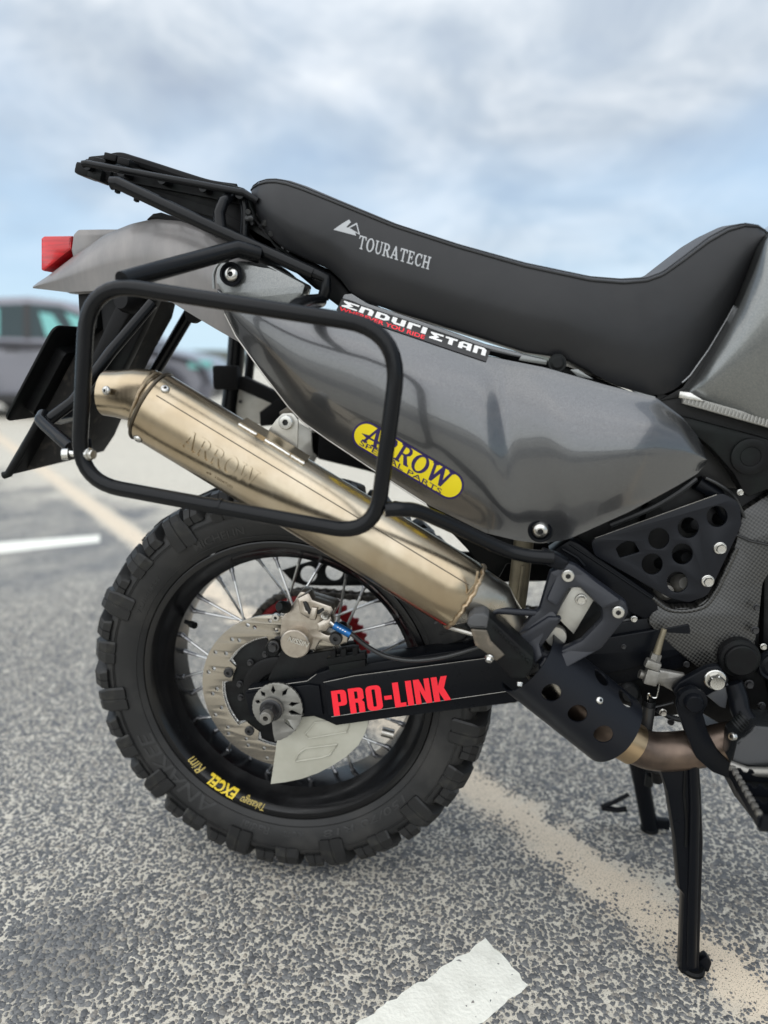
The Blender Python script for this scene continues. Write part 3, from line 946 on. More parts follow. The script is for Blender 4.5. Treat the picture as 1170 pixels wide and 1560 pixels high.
# ================================================================== PARKED CAR
def parked_car():
    c0 = G(300, 641)                                     # front bumper on the ground
    xs0, yc = c0.x, c0.y + 0.9
    r0 = root('parked_car', 'blue-grey parked estate car seen side-on behind the motorcycle', 'car', (xs0 - 2.2, yc, 0))
    r0.rotation_euler = (0, 0, -YAW)
    paint = mat('car_blue_grey_paint', (0.185, 0.187, 0.215), 0.35, 0.5, coat=0.6, rvar=0.03)
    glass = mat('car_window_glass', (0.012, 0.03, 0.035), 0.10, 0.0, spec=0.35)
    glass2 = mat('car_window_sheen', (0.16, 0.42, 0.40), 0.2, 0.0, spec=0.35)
    trim = mat('car_dark_trim', (0.012, 0.012, 0.013), 0.5)
    tyre = mat('car_tyre_rubber', (0.02, 0.02, 0.021), 0.7)
    alloy = mat('car_alloy_wheel', (0.30, 0.31, 0.32), 0.35, 0.9)
    # local: x forward from rear (-2.35) to front (2.2), y across (-0.9 near), z up
    lower = [(-2.3, .42), (-2.36, .75), (-2.25, 1.05), (-1.6, 1.10), (-.5, 1.06), (.75, 1.01), (1.35, .96), (1.9, .83), (2.12, .68), (2.2, .45), (2.12, .24), (-2.2, .26)]
    def body_ring(y, ins):
        pts = rp([(x, z) for x, z in lower], .09, 3)
        cx, cz = 0, .62
        return [Vector((p.x * (1 - ins * .35), y, cz + (p.y - cz) * (1 - ins))) for p in pts]
    rings = [body_ring(y, i) for y, i in ((-.70, .28), (-.84, .10), (-.90, .02), (-.885, 0), (0, 0), (.885, 0), (.90, .02), (.84, .10), (.70, .28))]
    def child(o):
        o.location = (0, 0, 0)
        return o
    b = child(loft('body', rings, paint, r0))
    cab = [(-2.28, 1.03), (-1.95, 1.50), (-1.3, 1.63), (-.35, 1.66), (.12, 1.60), (.66, 1.39), (1.30, .98)]
    def cab_ring(y, t):
        return [Vector((x, y * (1 - .17 * max(0, (z - 1.0)) / .7), z)) for x, z in rp(cab, .08, 3)]
    child(loft('roof', [cab_ring(y, 0) for y in (-.82, -.80, 0, .80, .82)], paint, r0))
    def win(name, pts, m, yy=-.835):
        vs = [Vector((x, yy * (1 - .17 * max(0, z - 1.0) / .7), z)) for x, z in pts]
        vb = [v + Vector((0, .02, 0)) for v in vs]
        n_ = len(pts)
        fs = [tuple(range(n_)), tuple(range(n_, 2 * n_))] + [(i, (i + 1) % n_, (i + 1) % n_ + n_, i + n_) for i in range(n_)]
        return child(mk(name, vs + vb, fs, m, r0, smooth=False))
    win('window', [(-2.05, 1.14), (-1.3, 1.12), (-1.3, 1.53), (-1.75, 1.48)], glass)
    win('window', [(-1.22, 1.12), (-.42, 1.10), (-.42, 1.56), (-1.22, 1.54)], glass)
    w2 = win('window', [(-.32, 1.10), (1.02, 1.06), (.58, 1.34), (.08, 1.53), (-.32, 1.56)], glass)
    win('window_pillar', [(-1.30, 1.11), (-1.22, 1.11), (-1.22, 1.55), (-1.30, 1.55)], trim, -.838)
    win('window_pillar', [(-.42, 1.09), (-.32, 1.09), (-.32, 1.57), (-.42, 1.57)], trim, -.838)
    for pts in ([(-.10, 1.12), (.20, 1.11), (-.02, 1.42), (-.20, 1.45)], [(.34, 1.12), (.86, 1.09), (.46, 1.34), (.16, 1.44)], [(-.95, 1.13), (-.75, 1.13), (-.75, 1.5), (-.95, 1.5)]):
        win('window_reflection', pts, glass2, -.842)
    win('sill', [(-1.5, .22), (1.05, .22), (1.05, .34), (-1.5, .34)], trim, -.915)
    for x in (-1.45, 1.34):
        for s in (-1, 1):
            arch = child(lathe('wheel_arch', [(0, .0), (.40, .0), (.40, .03), (0, .03)], (x, s * .905 - .015, .36), (0, 1, 0), trim, r0, 28))
            wt = child(lathe('tyre', [(.20, -.09), (.30, -.11), (.335, -.08), (.335, .08), (.30, .11), (.20, .09)], (x, s * .86, .335), (0, 1, 0), tyre, r0, 28))
            lathe('rim', [(0, -.07), (.06, -.08), (.19, -.05), (.21, -.09), (.21, .09), (0, .09)], (x, s * .86, .335), (0, 1, 0), alloy, wt, 28)
    child(box('wing_mirror', (.72, -.98, 1.10), .12, .2, .14, paint, r0, .03))
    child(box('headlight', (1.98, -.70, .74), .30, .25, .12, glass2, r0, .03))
    child(box('door_handle', (-.55, -.905, .93), .2, .03, .035, trim, r0, .008))
    child(box('front_bumper', (2.12, 0, .42), .16, 1.5, .2, trim, r0, .04))
parked_car()
# ================================================================== MOTORCYCLE
BIKE = root('motorcycle', 'black and grey off-road touring motorcycle standing on its centre stand', 'motorcycle', (0.3, 0, 0))
AX = Vector((0, 0, 0.3514))                     # rear axle

# ------------------------------------------------------------------ rear wheel
def about_axle(me):
    """lathe space (+Z axis) -> wheel space, axis along world Y with +Z -> -Y (near side)"""
    me.transform(Matrix.Translation(AX) @ axq((0, -1, 0)).to_matrix().to_4x4())
    return me
rim_prof = [(.2385, .060), (.2385, .0625), (.235, .0635), (.229, .062), (.224, .056), (.2205, .050), (.217, .043), (.211, .034), (.2035, .026), (.201, .0), (.2035, -.026), (.211, -.034), (.217, -.043), (.2205, -.05), (.224, -.056), (.229, -.062), (.235, -.0635), (.2385, -.0625), (.2385, -.056), (.226, -.046), (.212, -.02), (.212, .02), (.226, .046)]
WHEEL = link('rear_wheel', about_axle(lathe_mesh('rear_wheel', rim_prof, M_rim, 128, closed_prof=True)), BIKE)
ty = [(.2395, .055), (.2405, .0625), (.246, .067), (.258, .0725), (.275, .0765), (.290, .0765), (.298, .0725), (.304, .064), (.309, .048), (.311, .025), (.3115, 0)]
ty = ty + [(r_, -h) for r_, h in reversed(ty[:-1])]
link('tyre', about_axle(lathe_mesh('tyre', ty, M_rubber, 160)), WHEEL)
for rr_, yy in ((.2495, .0690), (.2840, .0772), (.2865, .0772)):
    lathe('tyre_rib', [(rr_ - .0008, yy - .002), (rr_ - .0004, yy + .0007), (rr_ + .0004, yy + .0007), (rr_ + .0008, yy - .002)], AX, (0, -1, 0), M_rubber, WHEEL, 120)

def tread_block(prof, half_th, taper, name, skew=0.0):
    """prof: polygon (y-near, r); extruded by angle, skewed across the tyre, with a sipe cut in the middle"""
    bm = bmesh.new()
    rings = []
    ym = sum(p[0] for p in prof) / len(prof)
    for s, tp in ((-1, taper), (-.84, 1.0), (-.10, 1.0), (-.06, .93), (.06, .93), (.10, 1.0), (.84, 1.0), (1, taper)):
        cy = ym; cr_ = sum(p[1] for p in prof) / len(prof)
        ring = []
        for (y_, r_) in prof:
            yy, rr2 = cy + (y_ - cy) * tp, cr_ + (r_ - cr_) * tp
            a = (s * half_th * (1.0 if r_ > .305 else 1.22) + skew * (y_ - ym)) / rr2
            ring.append(bm.verts.new((rr2 * math.sin(a), -yy, rr2 * math.cos(a))))
        rings.append(ring)
    k = len(prof)
    for i in range(len(rings) - 1):
        for j in range(k):
            bm.faces.new((rings[i][j], rings[i][(j + 1) % k], rings[i + 1][(j + 1) % k], rings[i + 1][j]))
    bm.faces.new(rings[0]); bm.faces.new(rings[-1])
    bmesh.ops.recalc_face_normals(bm, faces=bm.faces)
    me = bpy.data.meshes.new(name)
    bm.to_mesh(me); bm.free()
    return finish(me, M_rubber2, 25)
p_a = [(.0795, .2700), (.0815, .288), (.0822, .300), (.0800, .3130), (.0720, .3225), (.0560, .3268), (.0400, .3282), (.0400, .303), (.060, .290), (.070, .270)]
p_b = [(.0790, .2960), (.0805, .3080), (.0735, .3200), (.0500, .3275), (.0280, .3290), (.0280, .303), (.060, .294)]
p_c = [(.0795, .2840), (.0825, .2980), (.0790, .3130), (.0660, .3245), (.0480, .3278), (.0480, .303), (.068, .282)]
p_mid = [(.024, .331), (-.024, .331), (-.026, .304), (.026, .304)]
mir = lambda p: [(-a, b) for a, b in p]
KIND = [(p_a, .0170, .28), (p_b, .0140, -.35), (p_c, .0165, .10), (p_b, .0150, -.25)]
TB = [tread_block(p, h, .90, 'tread_block', k) for p, h, k in KIND]
TBF = [tread_block(mir(p), h, .90, 'tread_block', -k) for p, h, k in KIND]
TBM = [tread_block(p_mid, .012, .9, 'tread_block', k) for k in (.3, -.3)]
NB = 44
def spin(me, ang, name, parent, scale=None):
    o = link(name, me, parent, AX, Quaternion((0, 1, 0), ang), scale)
    return o
for i in range(NB):
    a = 2 * math.pi * i / NB
    w = random.uniform(.992, 1.004)
    spin(TB[i % 4], a + random.uniform(-.008, .008), 'tread_block', WHEEL, (w, 1, w))
    spin(TBF[(i + 2) % 4], a + random.uniform(-.008, .008), 'tread_block', WHEEL)
    spin(TBM[i % 2], a + .3 * math.pi / NB, 'tread_block', WHEEL)
# spokes and nipples
def spoke_mesh(side, lead):
    # hub hole at angle -lead*33deg, rim at 0
    ha = lead * R(52)
    h = Vector((.056 * math.sin(ha), -side * .036, .056 * math.cos(ha)))
    e = Vector((0, -side * .010, .2015))
    d = (h - e).normalized()
    sp = tube_mesh('spoke', [h, h.lerp(e, .5), e], .0022, M_spoke, seg=8)
    np_ = tube_mesh('spoke_nipple', [e - d * .004, e + d * .006, e + d * .007, e + d * .021], [.0042, .0042, .0030, .0026], M_nip, seg=10)
    return sp, np_
SPK = {(s, l): spoke_mesh(s, l) for s in (-1, 1) for l in (-1, 1)}
for i in range(32):
    side = 1 if i % 2 else -1
    lead = 1 if (i // 2) % 2 else -1
    sp, np_ = SPK[(side, lead)]
    a = 2 * math.pi * (i + .35) / 32
    spin(sp, a, 'spoke', WHEEL)
    spin(np_, a, 'spoke_nipple', WHEEL)
lathe('hub', [(0, .045), (.040, .045), (.062, .042), (.063, .034), (.040, .028), (.034, 0), (.042, -.028), (.068, -.034), (.068, -.045), (0, -.045)], AX, (0, -1, 0), M_deep, WHEEL, 48)
vs_ = P(283, 947, -.03); ve_ = P(297, 953, -.045)
tube('valve_stem', [vs_, vs_.lerp(ve_, .5), vs_.lerp(ve_, .55), ve_], [.0036, .0036, .0056, .0056], M_deep, WHEEL, seg=12)
tube('balance_weight', [P(582, 1114, -.012), P(600, 1119, -.012)], .0082, M_steel, WHEEL, seg=16)

# lettering round the rim and the tyre wall: reads clockwise seen from the near side
def ringmap(r0, r1, a_start, a_end, yfun):
    """u along the ring, v outward; angles in degrees measured clockwise on screen from straight up"""
    def f(u, v, h):
        a = R(a_start + (a_end - a_start) * u)
        r_ = r0 + (r1 - r0) * v
        return AX + Vector((r_ * math.sin(a), -(yfun(r_) + h), r_ * math.cos(a)))
    return f
rimy = lambda r_: float(np.interp(r_, [.2205, .224, .229, .235], [.050, .056, .062, .0635])) + .0004
def screen_ang(px, py, y):
    p = P(px, py, -y) - AX
    return math.degrees(math.atan2(p.x, p.z)) % 360
decal('rim_lettering', text_flat('EXCEL', shear=.25, offset=.03), ringmap(.2205, .2345, screen_ang(357, 1220, .058), screen_ang(313, 1190, .058), rimy), M_rimprint, WHEEL, (14, 4))
decal('rim_lettering', text_flat('Takasago', shear=.4), ringmap(.2215, .2335, screen_ang(402, 1236, .058), screen_ang(364, 1224, .058), rimy), M_rimscript, WHEEL, (14, 3))
decal('rim_lettering', text_flat('Rim', shear=.4), ringmap(.2215, .2325, screen_ang(304, 1180, .058), screen_ang(280, 1162, .058), rimy), M_rimscript, WHEEL, (8, 3))
tyy = lambda r_: float(np.interp(r_, [.2405, .246, .258, .275, .290], [.0625, .067, .0725, .0765, .0765])) - .0002
M_emboss = mat('tyre_moulded_letters', (0.019, 0.019, 0.019), 0.5)
for txt, q0, q1, r0, r1 in (('ANAKEE', (322, 1242), (219, 1118), .251, .274), ('Radial', (410, 1266), (366, 1256), .254, .267), ('M/C 70', (462, 1270), (432, 1270), .256, .265), ('150/70 R18', (607, 1208), (490, 1266), .255, .266), ('TUBELESS', (208, 935), (240, 880), .257, .264), ('MICHELIN', (290, 830), (370, 800), .255, .268)):
    decal('tyre_lettering', text_flat(txt, shear=.15, offset=.01), ringmap(r0, r1, screen_ang(*q0, .0765), screen_ang(*q1, .0765), tyy), M_emboss, WHEEL, (16, 3), thick=.0010)

# ------------------------------------------------------------------ brake disc
def disc():
    y = -.083
    cx, cy = .0, .0
    n = 120
    outer = [(.128 * math.cos(2 * math.pi * i / n), .128 * math.sin(2 * math.pi * i / n)) for i in range(n)]
    inner = []
    for i in range(n):
        a = 2 * math.pi * i / n
        q = (a / (2 * math.pi / 5)) % 1
        r_ = .094 if 0.14 < q < 0.86 else .079
        inner.append((r_ * math.cos(a + .3), r_ * math.sin(a + .3)))
    holes = []
    for i in range(40):
        a = 2 * math.pi * (i + .5 * (i % 2)) / 40 + .1
        r_ = (.119, .104)[i % 2]
        if i % 3 == 2:
            r_ = .112
        holes.append(circ2(r_ * math.cos(a), r_ * math.sin(a), .0032, 12))
    me = poly_mesh([outer, inner] + holes, .0045, .0004)
    me.transform(Matrix.Translation(AX + Vector((0, y, 0))) @ Matrix.Rotation(R(90), 4, 'X'))
    finish(me, M_disc, 30)
    d = link('brake_disc', me, BIKE)
    # carrier
    n = 100
    o_ = []
    for i in range(n):
        a = 2 * math.pi * i / n
        q = (a / (2 * math.pi / 5)) % 1
        r_ = .0915 if 0.17 < q < 0.83 else .082
        o_.append((r_ * math.cos(a + .3), r_ * math.sin(a + .3)))
    me = poly_mesh([o_, circ2(0, 0, .030, 30)], .006, .001)
    me.transform(Matrix.Translation(AX + Vector((0, y + .004, 0))) @ Matrix.Rotation(R(90), 4, 'X'))
    finish(me, M_deep, 30)
    link('disc_carrier', me, d)
    for i in range(5):
        a = 2 * math.pi * i / 5 + .3
        q = AX + Vector((.087 * math.cos(a), y - .003, .087 * math.sin(a)))
        link('disc_bolt', BOLT['darksocket'], d, q, axq((0, -1, 0)), .0078)
    # ring of bright retaining beads inside the disc
    bm = bmesh.new()
    for i in range(5):
        for j in range(26):
            a = 2 * math.pi * (i + .17 + .66 * j / 25) / 5 + .3
            q = AX + Vector((.0932 * math.cos(a), y - .0028, .0932 * math.sin(a)))
            bmesh.ops.create_icosphere(bm, subdivisions=1, radius=.0014, matrix=Matrix.Translation(q))
    me = bpy.data.meshes.new('disc_spacer_beads'); bm.to_mesh(me); bm.free()
    finish(me, M_chrome)
    o = link('disc_spacer_beads', me, d); o['kind'] = 'stuff'
    lathe('speed_ring', [(.060, .0), (.060, .010), (.055, .012), (.036, .012), (.034, 0)], AX + Vector((0, y + .006, 0)), (0, -1, 0), M_deep, d, 60)
    for a in (1.9, 2.35, 3.0, 3.35, 1.5):
        q = AX + Vector((.066 * math.cos(a), y - .002, .066 * math.sin(a)))
        link('disc_bolt', BOLT['darkhex'], d, q, axq((0, -1, 0)), .0052)
disc()

# ------------------------------------------------------------------ far side: sprocket, chain, chain guard
SPY = .080
def sprocket():
    nt_ = 45
    o_ = []
    for i in range(nt_):
        for f, r_ in ((0, .1075), (.25, .1135), (.5, .1135), (.75, .1075)):
            a = 2 * math.pi * (i + f) / nt_
            o_.append((r_ * math.cos(a), r_ * math.sin(a)))
    me = poly_mesh([o_, circ2(0, 0, .088, 60)], .006, .0006)
    me.transform(Matrix.Translation(AX + Vector((0, SPY, 0))) @ Matrix.Rotation(R(90), 4, 'X'))
    finish(me, M_red, 30)
    s = link('rear_sprocket', me, BIKE)
    for i in range(6):
        a = 2 * math.pi * i / 6 + .2
        q0 = AX + Vector((.03 * math.cos(a), SPY, .03 * math.sin(a))); q1 = AX + Vector((.092 * math.cos(a), SPY, .092 * math.sin(a)))
        tube('spider_arm', [q0, q1], .008, M_deep, s, seg=8)
    lathe('sprocket_carrier', [(0, -.03), (.06, -.03), (.064, -.006), (.064, .006), (0, .006)], AX + Vector((0, SPY + .006, 0)), (0, -1, 0), M_deep, s, 40)
sprocket()
def chain():
    hold = bpy.data.objects.new('drive_chain', None); COL.objects.link(hold); hold.parent = BIKE; hold.location = -BIKE.location
    pitch = .0159
    # link: two side plates and two rollers, along +X
    def plate8(y):
        o_ = []
        for s in (1, -1):
            for i in range(9):
                a = -math.pi / 2 + math.pi * i / 8
                o_.append((s * (pitch / 2 + .0052 * math.cos(a)), s * .0062 * math.sin(a)))
            o_.append((0, s * .0045)) if s == 1 else o_.append((0, -.0045))
        me = poly_mesh([o_], .0018, .0003)
        me.transform(Matrix.Translation((0, y, 0)) @ Matrix.Rotation(R(90), 4, 'X'))
        return me
    def link_mesh(w):
        bm = bmesh.new()
        for y in (-w, w):
            t = plate8(y); bm.from_mesh(t); bpy.data.meshes.remove(t)
        for s in (-1, 1):
            bmesh.ops.create_cone(bm, cap_ends=True, segments=10, radius1=.0046, radius2=.0046, depth=2 * w + .004, matrix=Matrix.Translation((s * pitch / 2, 0, 0)) @ Matrix.Rotation(R(90), 4, 'X'))
        me = bpy.data.meshes.new('chain_link'); bm.to_mesh(me); bm.free()
        return finish(me, M_chain, 30)
    A_, B_ = link_mesh(.0072), link_mesh(.0095)
    # path: front sprocket at X .60, rear round the axle
    fr = Vector((.62, 0, .40)); rr_ = .1105; rf = .042
    pts = []
    up_r = AX + Vector((0, 0, rr_)); up_f = fr + Vector((0, 0, rf))
    n_up = int((up_f - up_r).length / pitch)
    for i in range(n_up):
        pts.append(up_f.lerp(up_r, i / n_up))
    for i in range(1, 22):
        a = math.pi / 2 + math.pi * i / 22
        pts.append(AX + Vector((rr_ * math.cos(a), 0, rr_ * math.sin(a))))
    dn_r = AX + Vector((0, 0, -rr_)); dn_f = fr + Vector((0, 0, -rf))
    for i in range(n_up):
        q = dn_r.lerp(dn_f, i / n_up); q.z -= .02 * math.sin(math.pi * i / n_up)
        pts.append(q)
    for i in range(len(pts) - 1):
        a, b = pts[i], pts[i + 1]
        d = b - a
        c = (a + b) / 2; c.y = SPY
        link('chain_link', A_ if i % 2 else B_, hold, c, Quaternion((0, 1, 0), math.atan2(-d.z, d.x)))
chain()
plate('chain_guard', [(429, 869), (456, 860), (490, 850), (560, 835), (850, 846), (850, 885), (600, 892), (500, 893), (462, 892), (445, 886)], .105, .004, M_plastic, BIKE,
      holes=[circ2(470, 875, 12.5), circ2(509, 871, 13.5), circ2(548, 868, 13.5)])
# far swingarm arm and far suspension lump
plate('far_swingarm', [(430, 1020), (500, 1012), (640, 985), (800, 955), (1000, 920), (1000, 975), (800, 1010), (640, 1045), (500, 1060), (430, 1058)], .115, .04, M_satin, BIKE, bev=.006)

# ------------------------------------------------------------------ near swingarm
SWY = -.118
swout = [(372, 1056), (377, 1050), (468, 1037), (482, 1026), (500, 1020), (590, 1006), (742, 984), (905, 955), (1050, 930), (1105, 935), (1110, 985), (1060, 1012), (960, 1040), (830, 1063), (770, 1073), (590, 1095), (512, 1106), (497, 1099), (478, 1092), (400, 1100), (380, 1090)]
SW_ = plate('swingarm', swout, SWY + .008, .040, M_satin, BIKE, bev=.003)
plate('side_panel_of_swingarm', rp([(493, 1040), (540, 1030), (742, 1003), (905, 975), (1050, 950), (1060, 990), (960, 1020), (830, 1044), (770, 1053), (590, 1079), (505, 1092), (500, 1088)], 3, 3), SWY, .012, M_satin, SW_, bev=.0022)
plate('axle_plate', [(375, 1057), (470, 1043), (486, 1045), (492, 1090), (478, 1089), (400, 1096), (384, 1086)], SWY + .003, .01, M_satin, SW_, bev=.0016)
for pts_ in ([(379, 1050), (468, 1037.5), (482, 1027)], [(493, 1039.5), (540, 1029.5), (742, 1002.5), (905, 974.5)], [(505, 1092), (590, 1079.5), (770, 1053.5), (830, 1044.5)]):
    tube('pale_edge', [P(x, y, SWY + .0003) for x, y in pts_], .0006, M_cast, SW_, seg=6)  # pale tubes stand in for the highlights along the swingarm edges
decal('pro_link_lettering', word('PRO-LINK', IMP, .035), quadmap([(509, 1091), (688, 1066), (682, 1029), (504, 1053)], flatsurf(SWY - .0003)), M_redtext, SW_, (2, 2), thick=.0006)
# hose guide blocks on the swingarm
for q in ([(497, 1004), (556, 994), (558, 1004), (500, 1014)], [(500, 1014), (556, 1005), (557, 1016), (502, 1024)]):
    plate('hose_guide', q, SWY - .004, .012, M_plastic, SW_, bev=.0012)
for x in (507, 523, 541):
    plate('hose_guide', [(x - 4, 992 - (x - 507) * .15), (x + 4, 991 - (x - 507) * .15), (x + 4, 1004 - (x - 507) * .15), (x - 4, 1005 - (x - 507) * .15)], SWY - .004, .01, M_plastic, SW_, bev=.001)
bolt('darkhex', 456, 1074, SWY + .002, 4, SW_)
# axle adjuster snail, nut and axle end
sn = []
cxs, cys = 417, 1078
for i in range(64):
    a = R(100) - R(337) * i / 63            # clockwise on screen from just past bottom
    t = i / 63
    r_ = 27 + 22 * t
    r_ = 31 + 20 * (t ** 1.6)
    if i % 2: r_ *= 1.02
    sn.append((cxs + r_ * math.cos(R(118) + R(330) * t), cys + r_ * math.sin(R(118) + R(330) * t)))
sn.append((cxs - 1, cys + 40)); sn.append((cxs - 3, cys + 22))
slots = []
for ang, l0, l1, w in ((200, 21, 30, 3), (232, 21, 32, 3.2), (268, 21, 34, 3.4), (306, 22, 36, 3.4), (350, 23, 40, 3.4), (15, 23, 45, 3.6), (48, 23, 49, 3.8)):
    ca, sa = math.cos(R(ang)), math.sin(R(ang))
    slots.append([(cxs + ca * l1, cys + sa * l1), (cxs + ca * (l0 + 5) - sa * w, cys + sa * (l0 + 5) + ca * w), (cxs + ca * l0, cys + sa * l0), (cxs + ca * (l0 + 5) + sa * w, cys + sa * (l0 + 5) - ca * w)])
SNAIL = plate('chain_adjuster', sn, SWY - .006, .004, mat('adjuster_steel', (0.30, 0.295, 0.275), .45, .8, noise=((.22, .215, .2), 60, .4, .7), rvar=.1), BIKE, holes=slots, bev=.0005)
axp = P(414, 1080, SWY - .010)
lathe('axle_washer', [(0, .004), (.0175, .004), (.018, .003), (.018, 0), (0, 0)], axp, (0, -1, 0), M_cast, SNAIL, 40)
link('axle_nut', BOLT['darkhex'], SNAIL, axp + Vector((0, -.003, 0)), axq((0, -1, 0)), .0175)
lathe('axle_end', [(0, .020), (.0035, .020), (.004, .030), (.0088, .030), (.0095, .029), (.0095, 0), (0, 0)], axp, (0, -1, 0), M_cast, SNAIL, 32)

# ------------------------------------------------------------------ caliper
CY = -.112
plate('caliper_bracket', rp([(448, 1000), (540, 985), (560, 1010), (560, 1030), (440, 1040), (405, 1040), (430, 990)], 6, 3), -.094, .012, M_deep, BIKE, bev=.002)
CAL = plate('brake_caliper', rp([(428, 942), (436, 932), (446, 920), (454, 906), (458, 901), (467, 903), (472, 910), (508, 921), (513, 927), (504, 944), (506, 955), (486, 963), (500, 968), (521, 960), (531, 965), (529, 980), (512, 985), (488, 975), (480, 990), (440, 992), (426, 970)], 3, 2), CY, .03, M_gold, BIKE, bev=.003)
plate('caliper_bridge', rp([(452, 912), (470, 903), (476, 914), (505, 924), (508, 930), (500, 945), (480, 938), (470, 944), (456, 935)], 2, 2), CY - .012, .022, M_gold, CAL, bev=.003,
      holes=[[(463, 920), (468, 920), (472, 932), (481, 931), (487, 928), (480, 924), (474, 934), (466, 932)][:3] + [(466, 930)]])
plate('pad_slot', [(461, 917), (466, 916), (472, 928), (484, 930), (492, 926), (494, 930), (486, 936), (470, 936)], CY - .0132, .003, M_hole, CAL, bev=.0004)
plate('bridge_rib', rp([(474, 925), (484, 926), (480, 946), (470, 944)], 1.5, 2), CY - .018, .012, M_gold, CAL, bev=.002)
plate('fluid_port', rp([(482, 950), (503, 938), (508, 948), (497, 962), (484, 964)], 2, 2), CY - .014, .02, M_gold, CAL, bev=.003)
cp = P(455, 973, CY + .004)
PIS = lathe('piston_housing', [(0, .022), (.0205, .022), (.0222, .0205), (.0226, .018), (.0226, 0), (0, 0)], cp, (0, -1, 0), M_gold, CAL, 48)
decal('caliper_lettering', text_flat('NISSIN', shear=.3, offset=.025), quadmap([(437, 977), (470, 987), (472, 979), (439, 969)], flatsurf(CY - .018)), M_chrome, PIS, (2, 2), thick=.0016)
lathe('slide_pin_boot', [(0, .016), (.010, .016), (.0115, .013), (.0118, .008), (.0105, .006), (.0122, .003), (.0122, 0), (0, 0)], P(419, 984, CY + .002), (0, -1, 0), M_plastic, CAL, 28)
bolt('darkhex', 417, 985, CY - .014, 9, CAL)
lathe('bleed_cap', [(0, .02), (.006, .02), (.009, .014), (.009, 0), (0, 0)], P(436, 925, CY - .002), Vector((-.3, -1, .4)), M_plastic, CAL, 24)
bolt('darksocket', 512, 972, CY - .002, 10, CAL)
bolt('socket', 421, 940, -.088, 6, CAL)
lathe('slide_cap', [(0, .014), (.006, .014), (.0078, .010), (.0078, 0), (0, 0)], P(522, 954, CY + .004), Vector((0, -1, .2)), M_plastic, CAL, 24)
bolt('hex', 496, 938, CY - .014, 7, CAL, axis=(.3, -.6, .6))
# hose
hz_pts = [(508, 951, -.137), (522, 957, -.138), (537, 967, -.138), (560, 985, -.134), (590, 1000, -.132), (630, 1006, -.132), (675, 1001, -.132), (722, 988, -.132), (760, 975, -.125)]
hp = cr([P(*p) for p in hz_pts], 6, closed=False)
HOSE = tube('brake_hose', hp, .0032, M_hose, BIKE, seg=12)
tube('hose_fitting', [P(509, 952, -.1372), P(534, 966, -.1382)], .0062, M_bluefit, HOSE, seg=12)
tube('hose_ferrule', [P(503, 947, -.1368), P(510, 953, -.1372)], .0036, M_chrome, HOSE, seg=12)
for i in range(4):
    t = .28 + .15 * i
    a_, b_ = P(509, 952, -.1372), P(534, 966, -.1382)
    c_ = a_.lerp(b_, t)
    tube('fitting_mark', [c_ + Vector((-.0012, -.0056, .0028)), c_ + Vector((.0012, -.0056, .0022))], .0008, M_white, HOSE, seg=6)
# disc guard
def disc_guard():
    o_ = [(412, 1195), (425, 1105), (432, 1070), (560, 1060), (561, 1104), (556, 1118), (546, 1136), (528, 1153), (508, 1166), (485, 1178), (460, 1187), (436, 1192)]
    g = plate('disc_guard', o_, -.100, .005, M_guard, BIKE, bev=.0014)
    for q in ([(465, 1118), (480, 1100), (535, 1098), (528, 1115), (470, 1125)], [(455, 1148), (466, 1140), (514, 1134), (502, 1150), (490, 1154), (450, 1160)]):
        k = [P(x, y, -.1008) for x, y in q]
        tube('raised_edge', k, .0016, M_guard, g, seg=8, closed=True)
    return g
disc_guard()

# ------------------------------------------------------------------ silencer
MA, MB = P(233, 620, -.212), P(708, 908, -.190)
MAX_ = (MB - MA).normalized()
MV = (Vector((0, 0, 1)) - MAX_ * MAX_.z).normalized()       # up-ish
MH = MAX_.cross(MV).normalized()
if MH.y > 0: MH = -MH                                          # towards the viewer
sc_ = 0.5 * (mpp(233, 620, -.212) + mpp(708, 908, -.19))
RV, RH = 55.5 * sc_, 50 * sc_
ML = (MB - MA).length
def mpt(s, th, h=0.0, kv=1.0):
    """s metres from the rear end, th from the near side upward"""
    e = 2 / 2.12
    c, sn_ = math.cos(th), math.sin(th)
    y = math.copysign(abs(c) ** e, c) * (RH * kv + h); z = math.copysign(abs(sn_) ** e, sn_) * (RV * kv + h)
    return MA + MAX_ * s + MH * y + MV * z
def mring(s, kv=1.0, n=72):
    return [mpt(s, 2 * math.pi * i / n, 0, kv) for i in range(n)]
MUF = loft('silencer', [mring(s, k) for s, k in ((.0, .965), (.0012, 1.0), (.05, 1.0), (ML * .5, 1.0), (ML - .03, 1.0), (ML - .002, 1.0), (ML, .97))], M_ti, BIKE)
# rear rolled edge + weld ring at the front
M_bandt = mat('titanium_dark_edge', (0.12, 0.10, 0.075), 0.4, 1.0)
def mtube(name, s, kv, r, m, n=72, wob=0.0):
    ring = [mpt(s + (wob * random.uniform(-1, 1) if wob else 0), 2 * math.pi * i / n, 0, kv) for i in range(n)]
    return tube(name, ring, r, m, MUF, seg=8, closed=True)
mtube('end_rim', -.0015, 1.0, .0022, M_bandt)
mtube('weld_ring', ML, .985, .0028, M_weld, 90, .0012)
